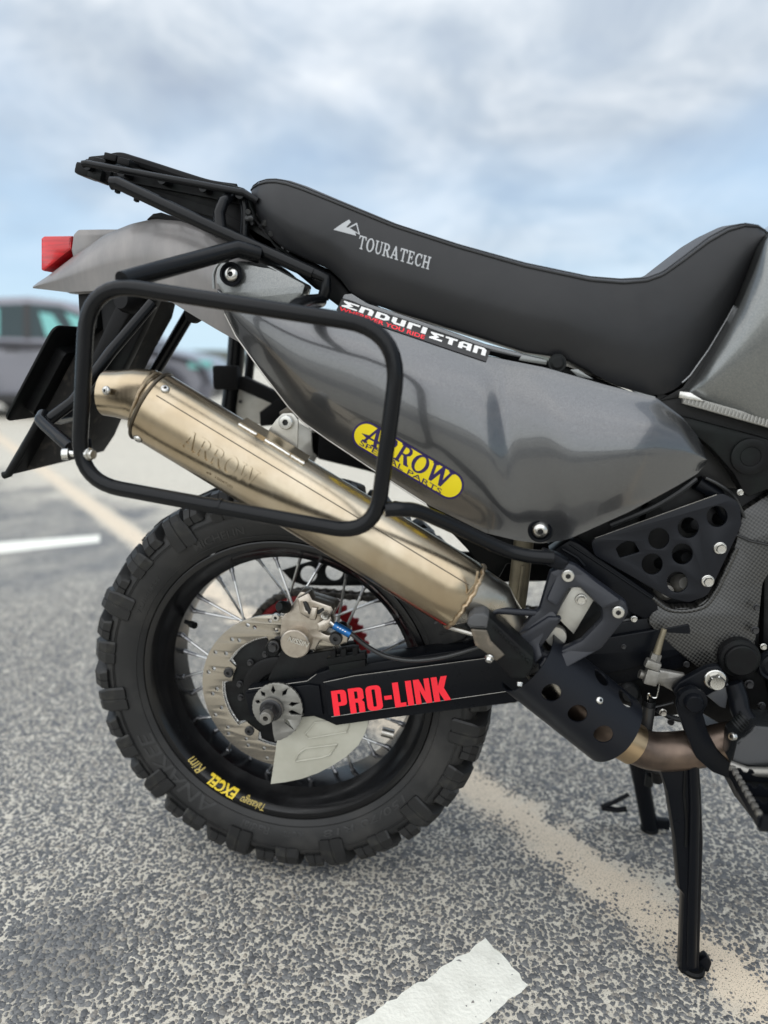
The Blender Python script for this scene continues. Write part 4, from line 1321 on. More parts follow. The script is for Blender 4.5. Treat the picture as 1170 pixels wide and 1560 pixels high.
# tapered outlet with turned-down tip
OUT = P(176, 597, -.222)
od = (P(176, 597, -.222) - P(240, 606, -.214)).normalized()
def ring_at(c, ax, rv, rh, n=48):
    ax = ax.normalized()
    v = (Vector((0, 0, 1)) - ax * ax.z).normalized(); h = ax.cross(v)
    if h.y > 0: h = -h
    return [c + h * (rh * math.cos(2 * math.pi * i / n)) + v * (rv * math.sin(2 * math.pi * i / n)) for i in range(n)]
tipr = 36 * mpp(170, 600, -.22)
e0 = [mpt(-.002, 2 * math.pi * i / 48, 0, .93) for i in range(48)]
e1 = [mpt(-.010, 2 * math.pi * i / 48, 0, .86) for i in range(48)]
e2 = ring_at(P(224, 607, -.213), (MAX_ * -1 + od) , tipr * 1.26, tipr * 1.22)
e3 = ring_at(P(205, 602, -.214), od, tipr * 1.12, tipr * 1.08)
e4 = ring_at(P(180, 600, -.216), od + Vector((-.1, 0, .05)), tipr, tipr)
tipax = Vector((-1, -.05, .10))
e5 = ring_at(P(162, 599, -.217), tipax, tipr * .95, tipr)
e6 = ring_at(P(164, 599, -.217), tipax, tipr * .90, tipr * .93)
e7 = ring_at(P(190, 601, -.216), tipax, tipr * .86, tipr * .9)
TIP = loft('outlet', [e0, e1, e2, e3, e4, e5, e6, e7], M_ti, MUF)
tube('weld_seam', [a.lerp(b, .42) + (a.lerp(b, .42) - (sum(e1, Vector()) / 48)).normalized() * .0006 + Vector((random.uniform(-.0006, .0006), 0, 0)) for a, b in zip(e1, e2)], .0016, M_weld, TIP, seg=6, closed=True)
bolt('button', 162, 595, -.2515, 7, TIP, axis=(-.25, -1, .05))
def mbolt(s, th, r_):
    p = mpt(s, th, .0002); q = (mpt(s, th, .01) - p).normalized()
    return link('rivet', BOLT['button'], MUF, p, axq(q), r_)
def fit_sth(px, py):
    best = None
    for s in np.linspace(0, ML, 140):
        for th in np.linspace(-1.5, 1.5, 121):
            p = mpt(s, th) - CAM
            z = p.dot(FWD); x = 585 + FPX * p.dot(RIGHT) / z; y = 780 - FPX * p.dot(UP) / z
            d = (x - px) ** 2 + (y - py) ** 2
            if best is None or d < best[0]:
                best = (d, s, th)
    return best[1], best[2]
for q in ((252, 593), (211, 668)):
    s, th = fit_sth(*q)
    mbolt(s, th, .0058)
s0, t0_ = fit_sth(283, 672); s1, t1_ = fit_sth(385, 737); _, t2_ = fit_sth(289, 652)
_, tA = fit_sth(298, 655); sA, _ = fit_sth(283, 662); sB, tB = fit_sth(393, 728)
tmid = .5 * (tA + tB)
decal('embossed_lettering', word('ARROW', SER, .02), lambda u, v, h: mpt(sA + (sB - sA) * u, tmid - .42 + .46 * v, h), M_ti, MUF, (40, 10), thick=.0024, angle=20)
M_etch = mat('etched_mark', (0.16, 0.12, 0.075), 0.5, 0.9)
decal('etched_lettering', text_flat('e9  10047(0)'), lambda u, v, h: mpt(sA + (sB - sA) * (.42 + .36 * u), tmid - .80 + .12 * v, h), M_etch, MUF, (20, 4), thick=.0002)
sl, tl = fit_sth(500, 742)
tube('body_seam', [mpt(.01 + (ML - .02) * i / 30, .55, .0000) for i in range(31)], .0007, M_bandt, MUF, seg=6)
# hanger: welded strip and tab with its bolt
pl_h = Pl(-.215)
plate('hanger_tab', rp([(400, 668), (420, 640), (430, 630), (446, 629), (454, 640), (453, 690), (440, 700)], [0, 8, 6, 8, 6, 0, 0], 3), -.192, .004, M_alu, MUF, bev=.0008)
bolt('socket', 437, 643, -.196, 11, MUF)
s2, _ = fit_sth(362, 650); s3, _ = fit_sth(462, 705)
loft('hanger_strip', [[mpt(s, th, hh) for th, hh in ((1.18, .000), (1.18, .004), (1.62, .005), (1.62, 0))] for s in np.linspace(s2, s3, 10)], M_ti, MUF)
for a, b in ((.0, .27), (.40, .78), (.80, 1.0)):
    tube('weld_line', [mpt(s2 + (s3 - s2) * (a + (b - a) * i / 14) , 1.14, .0012 + random.uniform(0, .0008)) for i in range(15)], .0020, M_chrome, MUF, seg=6)
# front cone and link pipe
c0 = [mpt(ML + .0005, 2 * math.pi * i / 48, 0, .95) for i in range(48)]
PC1, PC2 = P(764, 932, -.182), P(800, 985, -.172)
dcone = (P(800, 985, -.172) - P(720, 905, -.19)).normalized()
rp_ = 29 * mpp(780, 960, -.18)
CONE = loft('front_cone', [c0, ring_at(P(748, 916, -.186), dcone, rp_ * 1.25, rp_ * 1.3), ring_at(PC1, dcone, rp_, rp_), ring_at(PC2, dcone, rp_ * .95, rp_ * .95), ring_at(P(850, 1050, -.165), dcone, rp_ * .95, rp_ * .95)], mat('cone_titanium', (.42, .40, .36), .3, 1.0, noise=((.30, .27, .22), 18, .35, .7), rvar=.1), MUF)
tube('cone_weld', [P(712, 905, -.23), P(724, 890, -.236), P(728, 870, -.235)], .0016, M_weld, MUF, seg=6)
tube('tie_bar', [P(683, 955, -.195), P(722, 966, -.20)], [.0035, .0035], M_steel, MUF, seg=8)

# ------------------------------------------------------------------ header pipe, heat guard
HP = cr([P(850, 1050, -.165), P(910, 1098, -.16), P(955, 1128, -.155), P(995, 1144, -.15), P(1050, 1142, -.145), P(1110, 1130, -.14), P(1220, 1110, -.13), P(1400, 1085, -.10)], 8, closed=False)
hr = 29 * mpp(1000, 1140, -.15)
HEAD = tube('exhaust_pipe', HP, hr, M_pipe, BIKE, seg=32)
tube('pipe_collar', [P(944, 1121, -.157), P(966, 1134, -.154)], hr * 1.10, mat('tan_heat_tint', (.42, .31, .19), .36, 1.0, rvar=.1), HEAD, seg=32)
# guard: holed sheet bent round the pipe
def heat_guard():
    a0, a1 = P(812, 1012, -.182), P(937, 1112, -.168)
    ax = (a1 - a0).normalized(); L = (a1 - a0).length
    v = (Vector((0, 0, 1)) - ax * ax.z).normalized(); h = ax.cross(v)
    if h.y > 0: h = -h
    rg = 56 * mpp(880, 1070, -.17)
    def pt(s, th, d=0):
        return a0 + ax * s + h * ((rg + d) * math.cos(th)) + v * ((rg + d) * math.sin(th))
    def inv(px, py):
        best = None
        for s in np.linspace(-.02, L + .02, 90):
            for th in np.linspace(-1.4, 1.4, 90):
                p = pt(s, th) - CAM
                z = p.dot(FWD); x = 585 + FPX * p.dot(RIGHT) / z; y = 780 - FPX * p.dot(UP) / z
                d = (x - px) ** 2 + (y - py) ** 2
                if best is None or d < best[0]: best = (d, s, th)
        return best[1], best[2] * rg
    T = 1.75 * rg
    outl = rp([(-.01, -T), (L - .004, -T), (L + .0, 0), (L - .004, T), (-.01, T)], [0, .012, .02, .012, 0], 5)
    holes = []
    for (x, y) in ((840, 1055), (880, 1086), (919, 1117), (915, 1032), (952, 1064)):
        s, w = inv(x, y)
        holes.append(circ2(s, w, .0122, 22))
    me = poly_mesh([outl] + holes, .002, .0)
    bm = bmesh.new(); bm.from_mesh(me)
    for i in range(1, 44):
        bmesh.ops.bisect_plane(bm, geom=bm.verts[:] + bm.edges[:] + bm.faces[:], plane_co=(0, -T + 2 * T * i / 44, 0), plane_no=(0, 1, 0), dist=1e-7)
    for vv in bm.verts:
        s, w, d = vv.co
        vv.co = pt(s, w / rg, d)
    bmesh.ops.recalc_face_normals(bm, faces=bm.faces)
    bm.to_mesh(me); bm.free()
    finish(me, M_guardblack, 40)
    g = link('heat_guard', me, BIKE)
    s, w = inv(912, 1067)
    q = pt(s, w / rg, .0005)
    link('rivet', BOLT['button'], g, q, axq((q - (a0 + ax * s)).normalized()), .0052)
heat_guard()
# ------------------------------------------------------------------ side panel
SPX = [330, 420, 560, 680, 738, 762, 800, 860, 960, 1040, 1080]
SPV = [0, .10, .30, .55, .80, 1.0]
SPD = [
 [.128, .132, .135, .134, .128, .122],
 [.134, .148, .158, .158, .148, .136],
 [.136, .156, .173, .174, .161, .143],
 [.138, .159, .180, .184, .171, .150],
 [.139, .157, .178, .184, .174, .152],
 [.140, .153, .166, .171, .166, .151],
 [.142, .158, .172, .177, .169, .152],
 [.144, .164, .185, .190, .178, .156],
 [.145, .162, .183, .188, .175, .155],
 [.138, .149, .160, .164, .156, .146],
 [.126, .131, .136, .138, .134, .130]]
sp_top = [(330, 440), (345, 440), (400, 447), (440, 458), (480, 468), (515, 474), (560, 480), (650, 508), (745, 543), (830, 560), (925, 587), (1000, 606), (1040, 636), (1062, 663), (1072, 684), (1078, 700)]
sp_bot = [(330, 446), (343, 478), (360, 512), (400, 568), (440, 620), (462, 643), (500, 670), (560, 710), (650, 768), (740, 812), (790, 824), (825, 828), (865, 822), (960, 779), (1030, 741), (1062, 722), (1074, 708), (1078, 701)]
def panel_raw(px, v):
    xe = px
    if 640 < px < 960:
        w = math.sin(math.pi * (px - 640) / 320) ** 1.0
        xe = px - 40 * v * v * w
    row = [interp1(SPV, r_, v) for r_ in SPD]
    return interp1(SPX, row, xe)
GX, GV = np.linspace(325, 1085, 191), np.linspace(0, 1, 41)
GD = np.array([[panel_raw(x, v) for v in GV] for x in GX])
def blur(a, axis, n):
    for _ in range(n):
        p = np.concatenate([a.take([0], axis), a, a.take([-1], axis)], axis)
        s0, s1, s2 = [p.take(range(i, i + a.shape[axis]), axis) for i in range(3)]
        a = .25 * s0 + .5 * s1 + .25 * s2
    return a
GD = blur(blur(GD, 0, 8), 1, 12)
def panel_d(px, v):
    fx = min(max((px - GX[0]) / (GX[1] - GX[0]), 0), len(GX) - 1.001); fv = min(max(v * (len(GV) - 1), 0), len(GV) - 1.001)
    i, j = int(fx), int(fv); fx -= i; fv -= j
    return float((GD[i, j] * (1 - fv) + GD[i, j + 1] * fv) * (1 - fx) + (GD[i + 1, j] * (1 - fv) + GD[i + 1, j + 1] * fv) * fx)
def panelY(px, py):
    t, b = lin(sp_top, px), lin(sp_bot, px)
    v = min(max((py - t) / max(b - t, 1e-6), 0), 1)
    return -panel_d(px, v)
def shell(name, xs, top, bot, dfun, nv, m, parent, back=.02, inset=.006, label=None):
    """curved body panel traced between two edge lines, with a returned edge all round"""
    verts, faces = [], []
    nx = len(xs)
    for i, x in enumerate(xs):
        t, b = top(x), bot(x)
        for j in range(nv + 1):
            v = j / nv
            v = .5 - .5 * math.cos(math.pi * v) * (1 if True else 0)
            verts.append(P(x, t + (b - t) * v, -dfun(x, v)))
    k = nv + 1
    for i in range(nx - 1):
        for j in range(nv):
            faces.append((i * k + j, i * k + j + 1, (i + 1) * k + j + 1, (i + 1) * k + j))
    edge = [i * k for i in range(nx)] + [(nx - 1) * k + j for j in range(1, k)] + [i * k + nv for i in range(nx - 2, -1, -1)] + [j for j in range(nv - 1, 0, -1)]
    c = sum((verts[i] for i in edge), Vector()) / len(edge)
    prev = edge
    for dy, ins in ((.003, -.0004), (.007, .001), (back, inset)):
        ring = []
        for i in edge:
            d = c - verts[i]; d.y = 0
            d = d.normalized() if d.length > 1e-6 else d
            ring.append(len(verts)); verts.append(verts[i] + d * ins + Vector((0, dy, 0)))
        n_ = len(edge)
        for q in range(n_):
            faces.append((prev[q], prev[(q + 1) % n_], ring[(q + 1) % n_], ring[q]))
        prev = ring
    return mk(name, verts, faces, m, parent, 50, label=label)
xs = list(np.concatenate([np.linspace(331, 1060, 130), np.linspace(1063, 1077.5, 8)]))
PANEL = shell('side_panel', xs, lambda x: lin(sp_top, x), lambda x: lin(sp_bot, x), panel_d, 40, M_paint, BIKE)
def psurf(px, py, h):
    return P(px, py, panelY(px, py) - h)
# rear mounting boss of the panel (pale silver) with its screw
BOSS = plate('panel_boss', rp([(328, 409), (336, 399), (366, 397), (412, 404), (466, 433), (461, 449), (440, 470), (400, 474), (360, 462), (340, 450), (328, 432)], [10, 8, 14, 10, 6, 6, 8, 8, 8, 8, 10], 4), Pl(-.148, 0, .10, 0, P(390, 430, -.15).z), .035, M_silver, PANEL, bev=.005)
lathe('screw_recess', [(0, .001), (.0120, .001), (.0125, .003), (.0150, .0036), (.0152, .002), (.0152, 0), (0, 0)], P(353, 418, -.150), (0, -1, .05), M_satin, PANEL, 36)
bolt('button', 353, 418, -.153, 11, PANEL)
tube('panel_edge_line', cr([P(x, y, -.138) for x, y in ((326, 440), (326, 418), (334, 402), (348, 396))], 5, closed=False), .0022, M_silver, PANEL, seg=8)
plate('slotted_bracket', [(378, 398), (400, 402), (470, 436), (466, 444), (400, 409), (376, 402)], -.146, .006, M_plastic, BIKE, bev=.001)
tube('panel_edge_line', [psurf(x - 1, y, .0004) for x, y in sp_bot[1:9]], .0009, M_steel, PANEL, seg=6)
lathe('screw_recess', [(0, .0005), (.0115, .0005), (.012, .003), (.0145, .0036), (.0158, .002), (.0158, 0), (0, 0)], P(823, 808, -.158), (0, -1, -.1), M_satin, PANEL, 36)
bolt('button', 823, 808, -.161, 12, PANEL, axis=(0, -1, -.08))
# stickers
decal('sticker', [rp([(0, 0), (1, 0), (1, 1), (0, 1)], .03)], quadmap([(512, 473), (741, 551), (747, 534), (521, 455)], lambda x, y, h: P(x, y, min(panelY(x, max(y, lin(sp_top, x) + 1)), -.134) - .0015 - h)), M_stkblack, PANEL, (20, 2), thick=.0004)
ssurf = lambda x, y, h: P(x, y, min(panelY(x, max(y, lin(sp_top, x) + 1)), -.134) - .0021 - h)
decal('sticker_lettering', word('ENDURI', END, .07), quadmap([(520, 466.5), (650.5, 510), (654, 500.5), (524.5, 458)], ssurf), M_white, PANEL, (10, 2), thick=.0003)
decal('sticker_lettering', word('STAN', END, .07), quadmap([(653.5, 514.5), (741, 543), (744, 532), (657, 505)], ssurf), M_white, PANEL, (10, 2), thick=.0003)
decal('sticker_lettering', text_flat('WHEREVER YOU RIDE', offset=.02), quadmap([(516, 472.5), (646, 517), (648, 511), (518, 467)], lambda x, y, h: ssurf(x, y, h + .0002)), M_redtext, PANEL, (10, 1), thick=.0002)
seat_lip = plate('seat_lip', rp([(520, 456), (524, 448), (536, 447), (560, 462), (640, 488), (740, 524), (830, 547), (828, 553), (740, 534), (640, 500), (545, 468)], 3, 2), -.132, .01, M_paint, BIKE, bev=.002)
Q = [(541, 672), (689, 757), (704, 727), (556, 642)]
ARW = [(540, 668), (690, 762), (707, 728), (557, 640)]
dv = Vector((150, 94)); dv.normalize()
A1, A2, rad = Vector((558, 664)), Vector((685, 739)), 20.5
def caps(r_):
    a0 = math.atan2((A2 - A1).y, (A2 - A1).x)
    return [(A1.x + r_ * math.cos(a0 + math.pi / 2 + math.pi * i / 14), A1.y + r_ * math.sin(a0 + math.pi / 2 + math.pi * i / 14)) for i in range(15)] + [(A2.x + r_ * math.cos(a0 - math.pi / 2 + math.pi * i / 14), A2.y + r_ * math.sin(a0 - math.pi / 2 + math.pi * i / 14)) for i in range(15)]
def pxdecal(name, outs, off, m, thick=.0003, cuts=(16, 10)):
    xs_ = [p[0] for o_ in outs for p in o_]; ys_ = [p[1] for o_ in outs for p in o_]
    x0, x1, y0, y1 = min(xs_), max(xs_), min(ys_), max(ys_)
    un = [[((p[0] - x0) / (x1 - x0), 1 - (p[1] - y0) / (y1 - y0)) for p in o_] for o_ in outs]
    return decal(name, un, lambda u, v, h: psurf(x0 + (x1 - x0) * u, y1 - (y1 - y0) * v, h + off), m, PANEL, cuts, thick)
pxdecal('oval_sticker_border', [caps(21.5)], .0004, M_navy)
pxdecal('oval_sticker', [caps(18.5)], .0009, M_yellow)
qm = lambda c: quadmap(c, lambda x, y, h: psurf(x, y, h + .0014))
decal('sticker_lettering', word('ARROW', SER, .02), qm([(551, 671), (679, 746), (694, 722), (566, 647)]), M_navy, PANEL, (16, 3), thick=.0003)
decal('sticker_arrow', [[(0, .5), (.35, 1), (.3, .6), (.75, .6), (.62, 1), (1, .5), (.62, 0), (.75, .4), (.3, .4), (.35, 0)]], quadmap([(549, 663), (582, 682), (585, 676), (552, 657)], lambda x, y, h: psurf(x, y, h + .0018)), M_navy, PANEL, (6, 2), thick=.0003)
decal('sticker_lettering', text_flat('SPECIAL PARTS'), qm([(547, 677), (671, 753), (674, 746), (550, 670)]), M_navy, PANEL, (14, 2), thick=.0003)

# ------------------------------------------------------------------ seat
st_top = [(383, 287), (386, 279), (394, 272), (406, 268), (420, 267.5), (436, 270), (460, 278), (500, 295), (600, 336), (700, 368), (800, 395), (900, 415.5), (950, 419.5), (985, 418), (1010, 408), (1040, 384), (1080, 353), (1110, 339), (1135, 336), (1155, 341), (1165, 350), (1169, 358)]
st_pip = [(383, 290), (386, 286), (394, 281), (406, 277.5), (420, 277), (436, 280), (460, 288), (500, 304), (600, 344.5), (700, 377), (800, 405.5), (900, 427), (950, 431), (985, 428), (1010, 419), (1040, 398), (1080, 368), (1110, 351), (1135, 344), (1155, 345.5), (1165, 352), (1169, 360)]
st_bot = [(383, 293), (386, 312), (394, 336), (406, 356), (420, 369), (440, 383), (470, 397), (500, 409), (518, 425), (535, 447), (560, 461), (600, 474), (700, 505), (800, 537), (840, 543), (860, 547), (885, 560), (940, 588), (985, 602), (1010, 601), (1030, 592), (1050, 575), (1080, 533), (1110, 482), (1135, 434), (1155, 390), (1165, 365), (1169, 361)]
def hw(x):
    return smo([(383, .088), (395, .105), (430, .122), (520, .134), (700, .142), (850, .140), (960, .128), (1060, .112), (1130, .104), (1169, .098)], x)
def seat_d(x, v):
    b = hw(x)
    bul = .010 * math.sin(math.pi * min(1, v)) ** .8 - .022 * max(0, v - .55) ** 1.5
    return b + bul
def build_seat():
    xs = [383 + 786 * (0.5 - .5 * math.cos(math.pi * i / 150)) for i in range(151)]
    nv = 26
    side, faces = [], []
    for x in xs:
        t, b = lin(st_pip, x), lin(st_bot, x)
        for j in range(nv + 1):
            v = j / nv
            side.append(P(x, t + (b - t) * v, -seat_d(x, v)))
        q = side[-1]
        side.append(Vector((q.x, q.y + .02, q.z + .001)))     # tucked under
        side.append(Vector((q.x, -.03, q.z + .008)))
        side.append(Vector((q.x, 0, q.z + .010)))
    k = nv + 4
    n_ = len(xs)
    for i in range(n_ - 1):
        for j in range(k - 1):
            faces.append((i * k + j, i * k + j + 1, (i + 1) * k + j + 1, (i + 1) * k + j))
    verts = list(side)
    off = len(verts)
    verts += [Vector((v.x, -v.y, v.z)) for v in side]
    faces += [tuple(reversed([q + off for q in f])) for f in faces]
    me = bpy.data.meshes.new('seat')
    seat = mk('seat', verts, faces, M_seat, BIKE, 60)
    # top cover between the two piping lines
    tv, tf = [], []
    for x in xs:
        p = P(x, lin(st_pip, x), -hw(x))
        y1 = hw(x) * .80
        a = P(x, lin(st_top, x), -y1)
        hgt = max(.0005, a.z - p.z)
        row = []
        for u in np.linspace(-1, 1, 25):
            y = hw(x) * math.sin(u * math.pi / 2)
            z = p.z + hgt * 1.02 * (max(0, 1 - (abs(y) / hw(x)) ** 3.2)) ** .62
            row.append(Vector((p.x + (a.x - p.x) * (1 - abs(u)) * .5, y, z)))
        tv += row
    k = 25
    for i in range(n_ - 1):
        for j in range(k - 1):
            tf.append((i * k + j, i * k + j + 1, (i + 1) * k + j + 1, (i + 1) * k + j))
    mk('seat_top', tv, tf, M_seattop, seat, 60)
    pip = [P(x, lin(st_pip, x), -hw(x) - .0004) for x in xs]
    tube('piping', pip, .0017, M_piping, seat, seg=8)
    tube('piping', [Vector((v.x, -v.y, v.z)) for v in pip], .0017, M_piping, seat, seg=8)
    tube('stitch_line', [P(x, lin(st_pip, x) * .55 + lin(st_top, x) * .45, -hw(x) * .972) for x in xs[4:-4]], .0008, M_piping, seat, seg=6)
    tube('stitch_line', [P(x, lin(st_bot, x) - 1.5, -seat_d(x, 1) - .0005) for x in xs if x > 1036], .0010, M_steel if False else M_seatprint, seat, seg=6)
    return seat
SEAT = build_seat()
def ssurf2(px, py, h):
    t, b = lin(st_pip, px), lin(st_bot, px)
    return P(px, py, -seat_d(px, (py - t) / (b - t)) - h - .0002)
decal('seat_lettering', word('TOURATECH', SER, .05), quadmap([(544, 378), (654, 411), (658, 392), (548, 358)], ssurf2), M_seatprint, SEAT, (16, 3), thick=.0003)
decal('seat_logo', [[(0, 0), (.52, 1), (.60, .86), (.46, .42), (.80, .30), (.86, .02)]], quadmap([(508, 350), (548, 361), (551, 342), (511, 326)], ssurf2), M_seatprint, SEAT, (4, 3), thick=.0003)
decal('seat_logo', [[(.50, .38), (.82, 1.0), (1.0, .16)], [(.58, .43), (.93, .26), (.81, .83)]], quadmap([(508, 350), (548, 361), (551, 342), (511, 326)], ssurf2), M_seatprint, SEAT, (4, 3), thick=.0003)
# dark seat base and tail frame clutter under the seat
SUB = plate('seat_base', [(375, 296), (392, 335), (420, 372), (470, 402), (505, 415), (520, 430), (540, 455), (600, 480), (740, 528), (860, 556), (1000, 612), (1010, 632), (900, 590), (760, 545), (620, 510), (520, 470), (500, 455), (440, 395), (415, 372), (395, 345), (378, 318)], -.105, .21, M_plastic, BIKE, bev=.003)
lathe('seat_screw', [(0, .004), (.006, .004), (.009, .002), (.011, .002), (.0115, 0), (0, 0)], P(849, 553, -.143), (0, -1, .1), M_plastic, BIKE, 28)
for q in ([(795, 540), (835, 549), (832, 556), (790, 549)], [(868, 563), (880, 562), (905, 578), (880, 574)], [(960, 594), (998, 604), (1002, 610), (985, 606)]):
    plate('seat_lip', q, -.140, .006, M_silver, BIKE, bev=.001)

# ------------------------------------------------------------------ tank, trim strip and frame cover at the right edge
tk_top = [(1046, 600), (1070, 572), (1100, 520), (1130, 462), (1150, 414), (1168, 366), (1200, 320), (1260, 290), (1400, 275), (1560, 330)]
tk_bot = [(1046, 603), (1070, 611), (1170, 640), (1300, 680), (1450, 735), (1560, 760)]
def tank_d(x, v):
    bulge = smo([(1046, .0), (1090, .022), (1170, .045), (1350, .065), (1560, .04)], x)
    return .128 + bulge * (math.sin(math.pi * min(max(.08 + .84 * v, 0), 1)) ** .55) * (1 - .25 * v)
TANK = shell('fuel_tank', list(np.linspace(1047, 1558, 90)), lambda x: lin(tk_top, x), lambda x: lin(tk_bot, x), tank_d, 40, M_silver, BIKE, back=.12, inset=.01)
plate('tank_gap', [(1168, 362), (1172, 372), (1140, 452), (1105, 520), (1072, 575), (1045, 603), (1000, 612), (1040, 590), (1085, 520), (1130, 440)], -.100, .2, M_piping, BIKE, bev=.001)
plate('tank_gap', [(1000, 600), (1050, 604), (1170, 643), (1420, 722), (1420, 775), (1168, 690), (1030, 655), (1004, 632)], -.095, .18, M_piping, BIKE, bev=.001)
plate('tank_gap', [(1030, 640), (1100, 690), (1128, 745), (1060, 740), (1030, 705)], -.09, .17, M_piping, BIKE, bev=.001)
M_strip = mat('ribbed_tank_strip', (.30, .295, .275), .5, .6, bump=(150, .2, .0005))
strip = plate('tank_strip', [(1041, 599), (1060, 606), (1170, 637), (1500, 740), (1500, 755), (1168, 651), (1040, 615)], -.142, .008, M_strip, BIKE, bev=.0015)
for i in range(46):
    x = 1046 + i * 5.6; y = 602 + (x - 1046) * .287
    a, b = P(x, y + 1.5, -.1435), P(x - 3, y + 11, -.1435)
    tube('strip_rib', [a, b], .0012, M_strip, strip, seg=6)
plate('tank_corner', [(1036, 596), (1052, 598), (1075, 612), (1060, 610), (1034, 606)], -.146, .006, M_chrome, BIKE, bev=.001)
COV = plate('frame_cover', rp([(1030, 632), (1040, 634), (1168, 668), (1330, 720), (1330, 800), (1190, 760), (1172, 745), (1140, 757), (1134, 752), (1118, 722), (1085, 684), (1055, 660)], [2, 4, 4, 10, 10, 10, 8, 6, 8, 20, 20, 10], 3), -.128, .03, M_plastic, BIKE, bev=.003)
lathe('plug', [(0, .004), (.0115, .004), (.012, .0034), (.0125, .004), (.020, .005), (.0225, .004), (.023, 0), (0, 0)], P(1142, 695, -.129), (0, -1, 0), M_plastic, COV, 48)
# ------------------------------------------------------------------ engine and frame masses behind
def mass(name, o_, y, th, m=M_deep, bev=.01):
    return plate(name, o_, y, th, m, BIKE, bev=bev)
mass('engine_block', rp([(985, 760), (1080, 690), (1200, 700), (1500, 700), (1500, 1190), (1200, 1180), (1120, 1120), (1035, 1070), (1000, 1010), (960, 930)], 12, 3), -.085, .19)
mass('engine_side_cover', rp([(1165, 760), (1480, 760), (1480, 1120), (1190, 1120), (1160, 1010)], 25, 4), -.096, .05)
mass('air_box', rp([(420, 520), (700, 560), (1000, 640), (1060, 700), (940, 780), (820, 815), (700, 760), (520, 660)], 12, 3), -.100, .2, M_plastic)
for x, y, r_ in ((1008, 900, 14), (1036, 850, 12), (1005, 858, 9), (1095, 790, 10), (1050, 800, 12), (1034, 888, 14), (1080, 760, 8)):
    lathe('engine_boss', [(0, .02), (r_ * .0006, .02), (r_ * .0009, .012), (r_ * .0009, 0), (0, 0)], P(x, y, -.085), (.2, -1, .3), M_cast if r_ > 12 else M_deep, BIKE, 20)
mass('dark_filler', [(835, 830), (900, 792), (1060, 728), (1112, 748), (1125, 800), (1015, 922), (900, 852)], -.062, .13, M_deep, .004)  # dark filler, added to block bright background showing through the gap
tube('frame_tube', [P(1062, 735, -.10), P(1090, 752, -.10), P(1110, 790, -.10)], .010, M_satin, BIKE, seg=14)
tube('engine_cable', cr([P(1075, 728, -.11), P(1095, 738, -.112), P(1118, 756, -.11), P(1135, 790, -.10)], 5, closed=False), .0022, M_hose, BIKE, seg=8)
tube('engine_cable', cr([P(930, 800, -.11), P(990, 775, -.112), P(1030, 752, -.11), P(1060, 730, -.10)], 5, closed=False), .004, M_hose, BIKE, seg=8)
# slanted frame rail under the panel
plate('frame_rail', [(838, 842), (868, 822), (882, 828), (1002, 912), (1004, 930), (985, 945), (960, 935), (905, 893)], -.116, .04, M_satin, BIKE, bev=.004)
tube('frame_rail_edge', [P(868, 829, -.1165), P(992, 911, -.1165)], .0016, M_satin, BIKE, seg=8)
tube('frame_rail_edge', [P(856, 836, -.1165), P(880, 850, -.1175), P(890, 862, -.1165)], .0026, M_satin, BIKE, seg=8)

# carbon guard
CARB = plate('carbon_guard', rp([(1190, 748), (1172, 752), (1132, 778), (1120, 830), (1085, 905), (1060, 925), (1020, 926), (992, 905), (988, 950), (1000, 965), (1040, 1000), (1066, 1020), (1078, 1014), (1100, 1012), (1150, 990), (1158, 940), (1163, 890), (1215, 800)], [4, 8, 14, 20, 14, 10, 10, 3, 6, 6, 6, 10, 5, 10, 14, 20, 20, 8], 4), Pl(-.112, 0, .10, 0, P(1080, 900, -.112).z), .02, M_carbon, BIKE, bev=.004)
tube('guard_seam', [P(1117, 813, -.113), P(1142, 824, -.1125), P(1180, 832, -.112)], .0018, M_piping, CARB, seg=8)
tube('guard_seam', [P(1030, 924, -.1135), P(1024, 940, -.1135), P(1010, 962, -.112)], .0014, M_piping, CARB, seg=8)
tube('guard_lip', cr([P(1122, 835, -.113), P(1086, 909, -.1135), P(1060, 928, -.1135), P(1020, 929, -.1135), P(994, 910, -.1135)], 5, closed=False), .0035, M_carbon, CARB, seg=10)
# holed plate
HOLED = plate('holed_guard', rp([(899, 823), (1100, 751), (1127, 765), (1130, 800), (1078, 908), (1048, 918), (1018, 910), (906, 846)], [14, 16, 20, 16, 22, 22, 14, 14], 6), -.124, .004, M_guardblack, BIKE,
      holes=[circ2(1092.5, 787, 16, 26), circ2(1048.5, 804, 16, 26), circ2(1003.5, 820.5, 16, 26), circ2(1039.5, 844, 16, 26), circ2(993.5, 859.5, 16, 26), circ2(1032, 887, 16, 26), rp([(938, 836), (946, 828), (956, 824), (966, 826), (975, 841), (944, 850)], 2, 2)], bev=.0006)
tube('pale_edge', [P(906, 820, -.1243), P(1092, 753.5, -.1243)], .0005, M_cast, HOLED, seg=6)  # thin pale line along the upper edge
bolt('hex', 1097, 835, -.1245, 9.5, HOLED)
bolt('hex', 1078, 885, -.1245, 9.5, HOLED)
# lower round covers
lathe('pivot_cap', [(0, .012), (.019, .012), (.0205, .0105), (.021, .006), (.0245, .005), (.026, .003), (.026, -.01), (0, -.01)], P(1126, 1002, -.128), (0, -1, 0), M_plastic, BIKE, 48)
mass('pivot_housing', rp([(1098, 985), (1120, 972), (1150, 980), (1162, 1010), (1150, 1036), (1120, 1045), (1098, 1025)], 12, 4), -.118, .05, M_plastic, .004)
lathe('engine_cover_boss', [(0, .004), (.012, .006), (.016, .004), (.019, .006), (.022, 0), (0, 0)], P(1178, 1013, -.125), (0, -1, 0), M_satin, BIKE, 32)
bolt('darkhex', 1141, 1042, -.122, 7, BIKE, name='engine_bolt')

